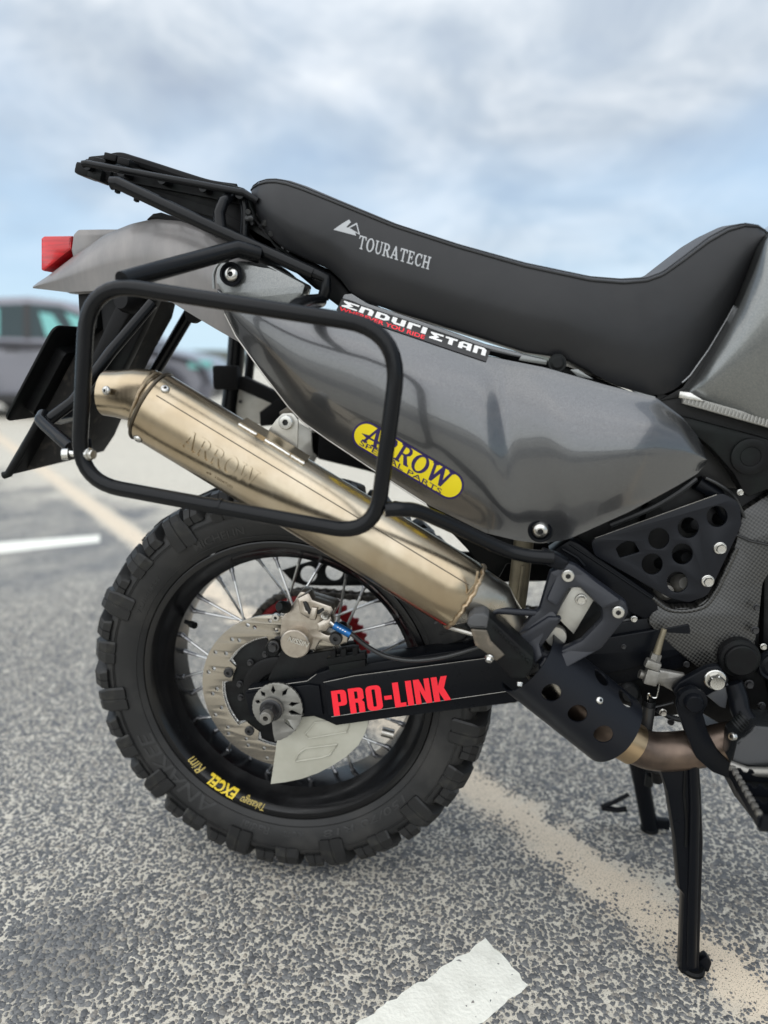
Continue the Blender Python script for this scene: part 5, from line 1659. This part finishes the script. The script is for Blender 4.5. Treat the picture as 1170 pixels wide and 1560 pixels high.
# ------------------------------------------------------------------ olive shock tube, inner mudguard
tube('sub_frame_strut', [P(799, 815, -.06), P(789, 900, -.06), P(777, 985, -.06)], 15 * mpp(789, 900, -.06), M_olive, BIKE, seg=24)
tube('strut_weld', [P(797, 862, -.077), P(791, 905, -.078), P(787, 940, -.077)], .003, M_olive, BIKE, seg=8)
mass('inner_mudguard', rp([(640, 760), (700, 790), (775, 815), (840, 822), (845, 848), (800, 858), (772, 860), (760, 882), (735, 868), (712, 838), (690, 815)], 3, 2), -.02, .10, M_plastic, .004)
for k_, (a, b) in enumerate((((692, 800), (760, 838)), ((700, 812), (745, 835)))):
    tube('mudguard_rib', [P(a[0], a[1], -.03), P(b[0], b[1], -.03)], .004, M_plastic, BIKE, seg=8)
plate('wheel_arch_liner', [(905, 985), (1010, 960), (1060, 1010), (1050, 1090), (985, 1095), (930, 1060)], -.075, .05, M_deep, BIKE, bev=.006)

# ------------------------------------------------------------------ tail fender, lamp, inner mudguard, number plate
tf_top = [(49, 437), (58, 430), (75, 419), (110, 392), (160, 357), (200, 341), (235, 333), (275, 337), (310, 350), (350, 378), (400, 412)]
tf_bot = [(49, 439), (58, 440), (75, 442), (100, 445), (150, 443), (200, 440), (240, 447), (285, 475), (330, 502), (362, 520), (400, 545)]
def tail():
    xs = np.linspace(50, 398, 60)
    half = []
    nv = 18
    for x in xs:
        t, b = lin(tf_top, x), lin(tf_bot, x)
        w = smo([(49, .052), (80, .078), (130, .098), (200, .112), (300, .122), (400, .126)], x)
        row = []
        for j in range(nv + 1):
            v = j / nv
            y = w * (.80 + .20 * (1 - (1 - min(1, v / .45)) ** 2)) - .010 * max(0, v - .5)
            row.append(P(x, t + (b - t) * v, -y))
        p0 = row[0]
        crown = [Vector((p0.x, p0.y * (1 - q) , p0.z + min(.013, .35 * (row[0].z - row[-1].z)) * math.sin(q * math.pi / 2))) for q in (1.0, .75, .5, .28, .12)]
        inner = [Vector((row[-1].x, row[-1].y + .004, row[-1].z + .001)), Vector((row[-1].x, row[-1].y + .012, row[-1].z + min(.02, .4 * (row[0].z - row[-1].z)))), Vector((row[-1].x, 0, row[-1].z + min(.03, .5 * (row[0].z - row[-1].z))))]
        half.append(crown + row + inner)
    k = len(half[0])
    verts = [v for r_ in half for v in r_]
    faces = [(i * k + j, i * k + j + 1, (i + 1) * k + j + 1, (i + 1) * k + j) for i in range(len(half) - 1) for j in range(k - 1)]
    off = len(verts)
    verts += [Vector((v.x, -v.y, v.z)) for v in verts]
    faces += [tuple(reversed([q + off for q in f])) for f in faces]
    return mk('rear_fender', verts, faces, M_tail, BIKE, 55)
FEND = tail()
def prism(name, outl, y0, y1, m, parent, bev=.003):
    return plate(name, outl, y0, y1 - y0, m, parent, bev=bev)
LAMP = prism('lamp_housing', rp([(108, 381), (111, 357), (118, 349.5), (150, 349), (184, 349), (165, 362), (130, 386), (112, 398)], [2, 6, 5, 3, 2, 2, 2, 2], 3), -.062, .062, M_tail, BIKE)
lens = prism('tail_light', rp([(62, 363), (66, 359.5), (109, 359), (108, 380), (96, 389), (66, 413), (62, 411)], [2, 2, 1, 1, 1, 2, 2], 2), -.058, .058, M_lens, BIKE)
plate('fender_cap', [(222, 334), (232, 325), (244, 323), (290, 338), (330, 360), (330, 372), (290, 350), (240, 334)], -.095, .19, M_plastic, BIKE, bev=.003)
# inner mudguard board hanging below the tail
md = [(118, 446), (238, 450), (236, 470), (195, 540), (150, 640), (102, 690), (92, 705), (24, 721), (8, 724), (48, 650), (96, 560), (116, 500)]
MUD = plate('mudflap', [(150, 446), (214, 452), (208, 478), (180, 530), (146, 600), (114, 676), (97, 702), (28, 720), (20, 716), (60, 640), (110, 545), (140, 480)], -.058, .12, M_dirty, BIKE, bev=.004)
tube('mudflap_edge', [P(60, 640, -.085), P(30, 695, -.085), P(13, 722, -.085), P(6, 724, -.085)], .006, M_plastic, MUD, seg=10)
plate('mudflap_side', [(52, 640), (66, 642), (22, 722), (6, 725), (5, 721)], -.085, .17, M_plastic, MUD, bev=.002)
plate('mudflap_side', [(118, 448), (150, 446), (148, 500), (122, 520)], -.075, .14, M_plastic, MUD, bev=.003)
plate('mudguard_board', [(150, 446), (240, 452), (226, 482), (196, 545), (168, 600), (146, 600), (160, 540)], -.07, .02, M_plastic, MUD, bev=.003)
# number plate, seen from its front face
def number_plate():
    a0, a1 = P(86, 496, -.10), P(9, 641, -.10)
    d = a0 - a1
    n_ = d.cross(Vector((0, 1, 0))).normalized()
    c = (a0 + a1) / 2
    L = d.length; W = .21
    u = d.normalized()
    o_ = rp([(-L / 2, -W / 2), (L / 2, -W / 2), (L / 2, W / 2), (-L / 2, W / 2)], .016, 5)
    def bake(outl, th, m, parent, off, name):
        me = poly_mesh([outl], th, .001)
        cc = Vector((c.x, 0, c.z))
        for v in me.vertices:
            x, y, z = v.co
            v.co = cc + u * x + Vector((0, 1, 0)) * y + n_ * (z + off)
        finish(me, m)
        return link(name, me, parent)
    npl = bake(o_, .004, M_plastic, BIKE, 0, 'number_plate')
    s = 1 if n_.x > 0 else -1
    bake(rp([(-L / 2 + .02, -W / 2 + .03), (L / 2 - .035, -W / 2 + .03), (L / 2 - .02, W / 2 - .03), (-L / 2 + .02, W / 2 - .03)], .01), .018, M_plastic, npl, s * .009, 'plate_back')
number_plate()

# ------------------------------------------------------------------ rear carrier
RACK = tube('carrier_rail', [P(126, 250, -.125), P(132, 249, -.125), P(372, 294, -.12), P(392, 306, -.115)], .0045, M_black, BIKE, seg=12)
def mirror_y(pts, y=None):
    return [Vector((p.x, -p.y, p.z)) for p in pts]
near = [P(126, 250, -.125), P(132, 249, -.125), P(372, 294, -.12), P(392, 306, -.115)]
tube('carrier_rail', mirror_y(near), .0045, M_black, RACK, seg=12)
for t in (.0, .22, .48, .74, .97):
    p = near[1].lerp(near[2], t)
    tube('cross_bar', [p + Vector((0, .0, -.002)), Vector((p.x, -p.y, p.z - .002))], .0062, M_black, RACK, seg=12)
for y in (-.075, -.025, .025, .075):
    a, b = near[1].lerp(near[2], .02), near[1].lerp(near[2], .97)
    tube('carrier_slat', [Vector((a.x, y, a.z - .006)), Vector((b.x, y, b.z - .006))], .010, M_black, RACK, seg=10)
pa, pb, pc = P(132, 249, -.11), P(300, 281, -.11), P(375, 297, -.11)
def slab(name, pts, y0, y1, th, m, parent):
    vs = []
    for y in (y0, y1):
        for p in pts: vs.append(Vector((p.x, y, p.z)))
        for p in reversed(pts): vs.append(Vector((p.x, y, p.z - th)))
    k = 2 * len(pts)
    fs = [tuple(range(k)), tuple(range(k, 2 * k))] + [(i, (i + 1) % k, (i + 1) % k + k, i + k) for i in range(k)]
    return mk(name, vs, fs, m, parent, smooth=False)
slab('carrier_tray', [pa, pb, pc], -.10, .10, .012, M_plastic, RACK)
slab('under_tray', [P(175, 272, -.09), P(330, 318, -.09), P(420, 372, -.09)], -.09, .09, .012, M_plastic, RACK)
plate('under_tray_side', [(180, 272), (370, 300), (385, 330), (420, 372), (400, 384), (330, 345), (250, 300)], -.088, .17, M_plastic, RACK, bev=.003)
# straps and buckles tied on the carrier
tube('strap', cr([P(140, 246, -.06), P(160, 244, -.07), P(182, 240, -.075), P(205, 246, -.075), P(240, 257, -.07), P(280, 270, -.07), P(320, 282, -.07), P(360, 288, -.07)], 5, closed=False), .0068, M_strap, RACK, seg=8)
tube('strap', cr([P(134, 250, .05), P(160, 246, .05), P(200, 250, .04), P(236, 262, .02), P(260, 268, .0)], 5, closed=False), .0075, M_strap, RACK, seg=8)
for x, y in ((176, 243), (160, 250), (352, 289), (367, 293), (196, 250)):
    p = P(x, y, -.09)
    box('buckle', p, .018, .03, .009, M_plastic, RACK, .002, Quaternion((0, 1, 0), .25).to_matrix())
for q in ((134, 262, -.10), (152, 268, -.10), (166, 268, -.09)):
    p = P(*q)
    box('carrier_foot', p, .022, .03, .016, M_plastic, RACK, .004, Quaternion((0, 1, 0), .35).to_matrix())
# the pannier frame's upper tube with flattened end
rail = [P(170, 279, -.136), P(180, 279, -.136), P(330, 350, -.136), P(400, 382, -.137), P(478, 417, -.138)]
FR = tube('grab_rail', rail, 10 * mpp(330, 350, -.136), M_black, BIKE, seg=18)
tube('grab_rail_end', [P(478, 416, -.138), P(497, 424, -.136), P(496, 440, -.136), P(492, 455, -.134)], 9 * mpp(490, 430, -.136), M_black, FR, seg=16)
tube('grab_rail', mirror_y(rail), 10 * mpp(330, 350, -.136), M_black, FR, seg=14)
tube('upright', [P(336, 350, -.134), P(334, 325, -.130), P(340, 308, -.126), P(350, 300, -.112), P(362, 296, -.09)], [.0085, .0078, .0074, .007, .006], M_black, FR, seg=14)
tube('upright', [P(372, 362, -.10), P(374, 330, -.10), P(372, 300, -.10)], .0065, M_black, FR, seg=12)
for x, y in ((181, 281), (210, 294)):
    lathe('rubber_foot', [(0, .012), (.0035, .011), (.0045, .004), (.003, 0), (0, 0)], P(x, y, -.130), (-.3, 0, -1), M_plastic, FR, 16)
# tangle below the seat: latch, wires
for k_ in range(9):
    x0, y0 = 378 + k_ * 12, 330 + k_ * 9
    pts = [P(x0 + random.uniform(-6, 6), y0 + random.uniform(-12, 4), -.10 + random.uniform(-.02, .03)) for _ in range(4)]
    tube('loom_wire', cr(pts, 4, closed=False), .0035, M_hose, BIKE, seg=8)
plate('latch_plate', rp([(372, 300), (392, 318), (410, 352), (440, 382), (500, 410), (520, 432), (512, 452), (480, 440), (430, 398), (390, 372), (372, 350)], 5, 3), -.09, .03, M_deep, BIKE, bev=.003)
bolt('darksocket', 436, 380, -.10, 8, BIKE, name='latch_bolt')

# ------------------------------------------------------------------ pannier hoop, near side
HY = -.285
hr_ = 12.2 * mpp(350, 650, HY)
hoop = rp([P(134, 428, HY), P(613, 502, HY), P(571, 816, HY), P(119, 733, HY)], [.062, .066, .050, .056], 9)
HOOP = tube('pannier_frame', hoop, hr_, M_black, BIKE, seg=24, closed=True)
tube('frame_stay', [P(186, 428, -.280), P(206, 422, -.262), P(340, 385, -.165), P(362, 379, -.155), P(395, 388, -.14)], 13.5 * mpp(280, 400, -.2), M_black, HOOP, seg=18)
tube('frame_stay', [P(440, 476, -.275), P(452, 466, -.25), P(470, 460, -.19), P(488, 458, -.14)], 11 * mpp(460, 465, -.2), M_black, HOOP, seg=18)
ls = cr([P(586, 776, -.284), P(612, 776, -.278), P(640, 780, -.262), P(700, 806, -.232), P(760, 834, -.212), P(800, 846, -.205), P(842, 850, -.200)], 6, closed=False)
tube('frame_stay', ls, 11.2 * mpp(700, 806, -.235), M_black, HOOP, seg=18)
plate('stay_lug', rp([(826, 838), (850, 846), (868, 856), (862, 872), (846, 868), (826, 858)], 3, 2), -.205, .02, M_satin, HOOP, bev=.003)
# lower rear bracket: tube from the cross brace, bolts
brk = [P(108, 682, -.270), P(92, 668, -.258), P(70, 648, -.235), P(62, 640, -.225), P(66, 632, -.210), P(80, 636, -.15), P(165, 625, .10)]
tube('lower_bracket', brk, 9.5 * mpp(80, 650, -.24), M_black, HOOP, seg=18, fil=.012)
tube('cross_brace', [P(72, 642, -.215), P(112, 612, -.20), P(170, 535, -.16), P(232, 462, -.115)], 9 * mpp(120, 600, -.2), M_black, HOOP, seg=16)
tube('cross_brace', [P(68, 634, -.20), P(86, 640, -.14), P(172, 622, .12)], 8 * mpp(120, 630, 0), M_black, HOOP, seg=14)
tube('cross_brace', [P(206, 616, .10), P(240, 560, .09), P(298, 462, .08)], 9 * mpp(250, 540, .09), M_black, HOOP, seg=14)
bolt('hex', 136, 692, -.285, 10, HOOP, axis=(1, -.3, 0))
bolt('socket', 102, 692, -.283, 9, HOOP, axis=(-1, -.35, 0))
tube('bracket_bolt', [P(98, 690, -.283), P(140, 694, -.283)], .004, M_chrome, HOOP, seg=10)
plate('bolt_tab', rp([(128, 668), (137, 668), (139, 690), (136, 704), (128, 702)], 3, 2), -.278, .004, M_satin, HOOP, bev=.0006)
tube('tube_joint', [P(333, 771, HY), P(337, 772, HY)], hr_ * 1.05, M_black, HOOP, seg=24)
lathe('indicator_stub', [(0, .03), (.012, .03), (.016, .02), (.016, 0), (0, 0)], P(206, 462, -.09), (-.2, -1, .1), M_plastic, BIKE, 24)
lathe('rubber_mount', [(0, .02), (.010, .02), (.013, .012), (.013, 0), (0, 0)], P(300, 476, -.06), (0, -1, -.3), M_plastic, BIKE, 24)
plate('side_stay', [(178, 460), (214, 452), (150, 560), (118, 612), (106, 612), (140, 540)], -.095, .03, M_plastic, BIKE, bev=.004)
# far side pannier frame with its alloy plates and strap
FY = .285
fh = rp([P(210, 470, FY), P(372, 500, FY), P(352, 650, FY), P(300, 668, FY)], .05, 6)
far_hoop = [Vector((v.x, -v.y, v.z)) for v in hoop]
FH = tube('pannier_frame', far_hoop, hr_, M_black, BIKE, seg=20, closed=True)
tube('far_post', [P(362, 505, .24), P(358, 560, .24), P(346, 650, .24)], 13 * mpp(355, 580, .24), M_black, FH, seg=16)
box('strap_clamp', P(347, 575, .23), .05, .03, .045, M_strap, FH, .006)
plate('strap', [(350, 572), (352, 588), (470, 640), (520, 665), (520, 648), (440, 606), (372, 574)], .225, .02, M_strap, FH, bev=.002)
plate('strap', [(395, 628), (425, 606), (446, 612), (415, 648), (396, 650)], .222, .02, M_strap, FH, bev=.002)
AP = plate('far_alloy_plate', rp([(362, 588), (420, 604), (410, 640), (360, 660), (360, 610)], 5, 2), .235, .004, M_alu, FH, bev=.0006)
AP2 = plate('far_alloy_plate', rp([(446, 640), (486, 660), (484, 694), (470, 720), (440, 700)], 4, 2), .20, .004, M_alu, FH, bev=.0006)
bolt('button', 476, 656, .198, 4, AP2, name='rivet')
bolt('darksocket', 366, 612, .233, 2.5, AP, name='rivet')
plate('far_strut', [(470, 640), (520, 655), (600, 700), (640, 745), (560, 718), (486, 700), (474, 690)], .20, .03, M_strap, FH, bev=.003)
plate('tool_tube_bracket', rp([(424, 628), (446, 614), (458, 622), (448, 642), (430, 642)], 3, 2), -.10, .02, M_worn, BIKE, bev=.002)

# ------------------------------------------------------------------ passenger peg hanger
HG = -.205
hang_hole = rp([(869, 897), (884, 897), (917, 929), (917, 944), (905, 957), (886, 976), (842, 997), (829, 994), (823, 981), (828, 970), (849, 939)], [6, 6, 10, 8, 8, 12, 8, 6, 6, 6, 10], 4)
HANG = plate('peg_hanger', rp([(851, 866), (862, 856), (877, 861), (955, 918), (959, 934), (950, 949), (917, 990), (865, 1019), (843, 1031), (827, 1032), (814, 1019), (808, 1006), (786, 970), (810, 937), (821, 929), (838, 871)], [8, 8, 8, 10, 8, 8, 20, 14, 8, 8, 6, 4, 4, 10, 8, 6], 4), HG, .016, M_alublack, BIKE, holes=[hang_hole], bev=.0055)
tube('hanger_brace', [P(748, 936, HG - .010), P(755, 930, HG - .010), P(785, 932, HG - .002), P(818, 934, HG + .006)], .0044, M_alublack, HANG, seg=12, fil=.006)
tube('hanger_brace', [P(748, 936, HG - .010), P(786, 974, HG - .008), P(806, 1004, HG - .006)], .0040, M_alublack, HANG, seg=12)
plate('hanger_step', rp([(786, 972), (836, 940), (860, 940), (815, 1000), (802, 1000)], 6, 3), HG - .006, .012, M_alublack, HANG, bev=.004)
hz_ = P(870, 1000, HG).z
plate('hanger_facet', rp([(845, 1000), (888, 979), (908, 959), (920, 942), (934, 955), (917, 988), (865, 1017), (843, 1029), (829, 1030), (818, 1016), (828, 1002)], [4, 8, 6, 4, 8, 8, 8, 6, 6, 6, 4], 3), Pl(HG - .004, 0, .55, 0, hz_), .012, M_alublack, HANG, bev=.003)
plate('hanger_facet', rp([(811, 938), (838, 926), (850, 939), (829, 969), (822, 983), (827, 1000), (814, 1014), (790, 974)], 5, 3), Pl(HG - .006, -.25, .30, P(815, 970, HG).x, P(815, 970, HG).z), .012, M_alublack, HANG, bev=.003)
plate('hanger_facet', rp([(853, 866), (864, 858), (876, 863), (950, 917), (918, 928), (884, 895), (866, 897), (848, 925), (832, 915)], 5, 3), Pl(HG - .0025, 0, .22, 0, P(890, 890, HG).z), .010, M_alublack, HANG, bev=.003)
bolt('socket', 865, 876, HG - .002, 9.5, HANG)
bolt('socket', 941, 931, HG - .002, 9.5, HANG)
ALP = plate('alloy_tab', [(872, 894), (886, 894), (906, 912), (874, 966), (846, 938)], HG + .022, .006, M_alu, BIKE, bev=.0006)
bolt('hex', 885, 913, HG + .021, 9, ALP)
lathe('strut_boss', [(0, .01), (.013, .01), (.014, .008), (.014, 0), (0, 0)], P(846, 966, HG + .03), (0, -1, 0), M_alu, BIKE, 28)
plate('hanger_back', rp([(846, 880), (900, 880), (945, 915), (925, 960), (880, 1000), (820, 1005), (815, 985)], 6, 3), HG + .045, .02, M_deep, BIKE, bev=.003)
# folded passenger peg: pad, steel core, ribs
def pegpad():
    ax = (P(806, 1010, -.232) - P(736, 948, -.240)).normalized()
    def sec(c, w, h, t):
        # local frame: ax, n (toward viewer), b
        n = Vector((0, -1, 0)); b = ax.cross(n).normalized(); n = b.cross(ax).normalized()
        return [c + n * x + b * y for x, y in rp([(-t, -h), (t, -h), (t, h), (-t, h)], min(t, h) * .45, 4)]
    return ax, sec
peg = plate('passenger_peg', rp([(712, 949), (714, 941), (722, 935), (738, 934), (748, 942), (814, 1003), (812, 1018), (800, 1035), (778, 1034), (752, 1006), (724, 984), (718, 962)], [3, 4, 5, 6, 6, 5, 5, 5, 6, 8, 6, 4], 4), -.246, .042, M_plastic, BIKE, bev=.004)
plate('peg_core', rp([(716, 958), (742, 960), (748, 976), (770, 998), (756, 1008), (740, 995), (724, 984)], 2.5, 2), -.2475, .02, M_worn, peg, bev=.002)
plate('peg_rubber', rp([(711, 951), (714, 941), (722, 935), (738, 934), (745, 940), (742, 958), (716, 957)], [2, 4, 5, 5, 3, 2, 2], 3), -.2490, .03, mat('grey_peg_rubber', (.055, .056, .058), .55), peg, bev=.003)
for i in range(7):
    x, y = 756 + i * 8.2, 953 + i * 8.3
    tube('peg_rib', [P(x - 4, y + 1, -.2475), P(x + 1, y + 5, -.2475), P(x + .5, y + 10, -.2475)], .0014, M_plastic, peg, seg=6)
bolt('hex', 746, 1002, -.2465, 7, peg, axis=(-.2, -.7, -.6))
bolt('hex', 792, 1041, -.240, 5, peg, axis=(0, -.5, -.8))
tube('peg_pin', [P(806, 1008, -.232), P(822, 1024, -.222)], .006, M_deep, peg, seg=12)
for k_ in range(5):
    tube('peg_spring', [P(800 + k_ * 3.4, 1030 - k_ * 1.5, -.236), P(806 + k_ * 3.4, 1018 - k_ * 1.5, -.238)], .0013, M_deep, peg, seg=6)

# ------------------------------------------------------------------ brake linkage, pedal, rider peg
plate('linkage_plate', rp([(1024, 1052), (1034, 1040), (1078, 1016), (1096, 1014), (1112, 1036), (1106, 1048), (1062, 1066), (1040, 1078)], [6, 8, 8, 8, 8, 5, 8, 8], 3), -.150, .012, M_satin, BIKE, bev=.003)
bolt('hex', 1089, 1035, -.152, 16, BIKE, name='stand_bolt')
plate('welded_gusset', [(1076, 1060), (1100, 1046), (1108, 1040), (1112, 1046), (1106, 1080), (1098, 1078)], -.146, .01, mat('satin_grey_metal', (.07, .073, .08), .35, .3), BIKE, bev=.002)
ARM = plate('pedal_arm', rp([(1030, 1075), (1034, 1055), (1056, 1046), (1076, 1058), (1076, 1078), (1072, 1090), (1080, 1118), (1094, 1144), (1118, 1168), (1150, 1190), (1150, 1200), (1112, 1188), (1086, 1178), (1060, 1156), (1045, 1120), (1034, 1090)], [10, 12, 14, 12, 10, 6, 20, 20, 20, 6, 6, 14, 16, 20, 24, 10], 5), -.172, .012, M_satin, BIKE, bev=.004)
lathe('pedal_pivot', [(0, .012), (.010, .012), (.0115, .010), (.0125, .004), (.0175, .003), (.0178, 0), (0, 0)], P(1055, 1067, -.172), (0, -1, 0), M_satin, ARM, 40)
LEV = plate('brake_lever', rp([(988, 1018), (1002, 1020), (1046, 1028), (1040, 1042), (1028, 1056), (1006, 1044), (986, 1040)], 4, 3), -.135, .010, M_cast, BIKE, bev=.003)
box('lever_clamp', P(992, 1030, -.145), .018, .014, .022, M_cast, LEV, .003, Quaternion((0, 1, 0), .2).to_matrix())
box('lever_clamp', P(994, 1012, -.146), .020, .012, .012, M_cast, LEV, .003, Quaternion((0, 1, 0), .3).to_matrix())
tube('rod', [P(1012, 958, -.135), P(1006, 976, -.137), P(998, 1004, -.140)], [.0036, .0042, .0052], M_olive, LEV, seg=14)
tube('rod_collar', [P(1000, 996, -.140), P(997, 1006, -.141)], .0072, M_cast, LEV, seg=6)
tube('rod_end', [P(974, 1026, -.14), P(986, 1030, -.14)], .006, M_cast, LEV, seg=12)
hook = cr([P(1006, 1036, -.13), P(1003, 1052, -.13), P(1000, 1062, -.13), P(993, 1062, -.13), P(988, 1056, -.13), P(987, 1070, -.13)], 5, closed=False)
SPR = tube('return_spring', hook, .0016, M_chrome, BIKE, seg=8)
ax0, ax1 = P(990, 1068, -.13), P(984, 1110, -.13)
tube('spring_sleeve', [ax0.lerp(ax1, .18), ax1], .0085, M_hose, SPR, seg=16)
for i in range(5):
    c = ax0.lerp(ax1, .02 + .045 * i)
    d = (ax1 - ax0).normalized()
    tube('coil', ring_at(c, d, .0072, .0072, 16), .0013, M_deep, SPR, seg=6, closed=True)
# front pedal tube
tube('pedal_tube', cr([P(1116, 1040, -.14), P(1124, 1062, -.145), P(1128, 1082, -.152), P(1140, 1100, -.16), P(1160, 1112, -.165)], 5, closed=False), [.0125] * 21, M_satin, BIKE, seg=16)
for i in range(5):
    tube('pedal_spring', ring_at(P(1122 + i * 3, 1106 - i * 3.2, -.19), Vector((.7, 0, .7)), .008, .008, 16), .0014, M_deep, BIKE, seg=6, closed=True)
MNT = plate('peg_mount', rp([(1114, 1165), (1122, 1132), (1152, 1106), (1175, 1108), (1300, 1112), (1300, 1180), (1150, 1172)], [2, 3, 3, 4, 4, 4, 3], 2), Pl(-.20, 0, .35, 0, P(1140, 1150, -.2).z), .05, mat('gloss_black_casting', (.012, .013, .014), .22, .0, spec=.4, rvar=.06), BIKE, bev=.004)
bolt('socket', 1117, 1122, -.205, 6, MNT, axis=(-1, -.5, .2))
tube('peg_hinge', [P(1112, 1166, -.215), P(1140, 1176, -.222), P(1300, 1180, -.24)], .0062, M_cast, MNT, seg=12)
# serrated rider peg reaching towards the viewer
def rider_peg():
    a0, a1 = P(1114, 1168, -.215), P(1158, 1246, -.325)
    ax = (a1 - a0)
    L = ax.length; ax.normalize()
    fw = Vector((1, 0, .02)); w = .052
    fw = (fw - ax * fw.dot(ax)).normalized()
    up = fw.cross(ax); 
    if up.z < 0: up = -up
    peg_ = None
    vs, fs = [], []
    def bar(name, c0, c1, th, h, teeth, parent):
        d = c1 - c0; Lb = d.length; d.normalize()
        s = up.cross(d).normalized()
        n_ = teeth * 4
        prof = [(0, -h)] + [(Lb * (i + .5) / n_, (.004 if (i % 4) in (1, 2) else 0)) for i in range(n_)] + [(Lb, -h)]
        vv = []
        for sg in (-1, 1):
            vv += [c0 + d * x + up * z + s * (sg * th) for x, z in prof]
        k = len(prof)
        ff = [tuple(range(k)), tuple(range(k, 2 * k))] + [(i, (i + 1) % k, (i + 1) % k + k, i + k) for i in range(k)]
        return mk(name, vv, ff, M_satin, parent, smooth=False)
    peg_ = bar('rider_peg', a0, a1, .0022, .012, 9, BIKE)
    bar('peg_bar', a1, a1 + fw * w, .0022, .012, 4, peg_)
    bar('peg_bar', a0 + fw * w, a1 + fw * w, .0022, .012, 9, peg_)
    for t in (.1, .42, .72):
        p = a0.lerp(a1, t)
        bar('peg_bar', p, p + fw * w, .002, .010, 4, peg_)
    vv = [a0 - up * .012, a1 - up * .012, a1 - up * .012 + fw * w, a0 - up * .012 + fw * w]
    vv += [v - up * .004 for v in vv]
    mk('peg_base', vv, [(0, 1, 2, 3), (4, 5, 6, 7), (0, 1, 5, 4), (1, 2, 6, 5), (2, 3, 7, 6), (3, 0, 4, 7)], M_deep, peg_, smooth=False)
    for i in range(9):
        t = (i + .5) / 9
        p = a0.lerp(a1, t) + up * .002
        box('peg_tooth', p, .006, .007, .006, M_cast, peg_, .001)
rider_peg()
plate('skid_plate', rp([(1111, 1186), (1190, 1180), (1420, 1170), (1420, 1300), (1220, 1290), (1165, 1265), (1146, 1248), (1120, 1215)], [3, 3, 8, 8, 16, 10, 10, 8], 3), -.110, .22, mat('brown_black_plate', (.028, .026, .025), .5), BIKE, bev=.005)

# ------------------------------------------------------------------ centre stand
stp = Pl(-.155, 0, -.03, 0, .15)
gx = P(1055, 1498, -.165)
LEG = plate('centre_stand', rp([(1000, 1160), (1066, 1160), (1070, 1207), (1073, 1284), (1070, 1380), (1067, 1484), (1063, 1500), (1049, 1500), (1036, 1488), (1037, 1470), (1041, 1365), (1034, 1357), (1028, 1284), (1016, 1210)], [0, 0, 20, 20, 20, 4, 5, 6, 4, 4, 4, 4, 30, 30], 4), -.160, .028, M_satin, BIKE, bev=.007)
tube('weld_line', [P(1044, 1168, -.1615), P(1042, 1210, -.1615), P(1046, 1250, -.1615), P(1045, 1290, -.1615)], .0018, M_deep, LEG, seg=6)
tube('leg_bead', [P(1056, 1165, -.1605), P(1058, 1230, -.1605), P(1056, 1330, -.1605), P(1053, 1470, -.1605)], .007, M_satin, LEG, seg=12)
plate('foot_tang', rp([(1064, 1466), (1076, 1457), (1085, 1468), (1079, 1484), (1070, 1496), (1064, 1494)], [3, 5, 5, 5, 3, 3], 3), -.150, .014, M_satin, LEG, bev=.002)
gz = P(1056, 1500, -.16).z
def foot(x, y, z):
    return lathe('stand_foot', [(0, .004), (.014, .004), (.0165, .001), (.0165, -.003), (0, -.003)], Vector((x, y, max(.003, .0035))), (0, 0, 1), M_plastic, LEG, 28)
fp = P(1054, 1494, -.152)
foot(fp.x, -.150, 0)
lx = fp.x
far_top, far_bot = P(970, 1150, .150), Vector((lx, .165, .006))
tube('stand_leg', [far_top, far_top.lerp(far_bot, .5), far_bot], [.017, .015, .015], M_satin, LEG, seg=14)
foot(lx, .165, 0)
box('foot_tang', Vector((lx + .02, .165, .016)), .03, .012, .02, M_satin, LEG, .003)
tube('stand_cross_bar', [P(1030, 1172, -.14), P(985, 1165, .14)], .012, M_satin, LEG, seg=14)
tube('stand_arm', [P(958, 1210, .17), P(935, 1222, .17), P(916, 1229, .17)], .0042, M_satin, LEG, seg=10)
tube('stand_arm', [P(916, 1230, .17), P(940, 1234, .17), P(955, 1232, .17)], .0055, M_satin, LEG, seg=10)
tube('stand_spring', [P(1000, 1172, .02), P(1002, 1190, .02)], .009, M_deep, LEG, seg=12)
tube('stand_spring', [P(990, 1180, .04), P(988, 1196, .04)], .007, M_deep, LEG, seg=12)

# ------------------------------------------------------------------ small clutter round the pivot
for pts_, r_ in (([(915, 1052), (940, 1040), (962, 1045), (975, 1066), (968, 1084)], .0035), ([(960, 1000), (985, 1004), (1010, 1000), (1034, 1016)], .003), ([(1000, 1080), (1020, 1092), (1046, 1098)], .004), ([(958, 1072), (990, 1078), (1026, 1070)], .0022), ([(900, 952), (925, 958), (955, 944), (985, 948)], .003)):
    tube('cable', cr([P(x, y, -.105) for x, y in pts_], 5, closed=False), r_, M_hose, BIKE, seg=8)
for x, y, r_, k_ in ((950, 985, 4, 'darkhex'), (1010, 1085, 6, 'hex'), (1022, 1100, 5, 'darkhex'), (1046, 1012, 5, 'darkhex'), (1160, 1075, 6, 'darkhex'), (1150, 960, 6, 'darkhex'), (1163, 985, 5, 'hex'), (1152, 925, 5, 'darkhex'), (966, 943, 5, 'hex'), (1128, 750, 5, 'hex')):
    bolt(k_, x, y, -.118 if x < 1100 else -.125, r_, BIKE)
lathe('bearing_seal', [(0, .006), (.011, .006), (.015, .003), (.017, 0), (0, 0)], P(958, 1056, -.112), (.2, -1, .2), M_deep, BIKE, 28)
plate('spring_anchor', rp([(1002, 1030), (1012, 1032), (1012, 1046), (1002, 1044)], 2, 2), -.128, .006, M_cast, BIKE, bev=.001)
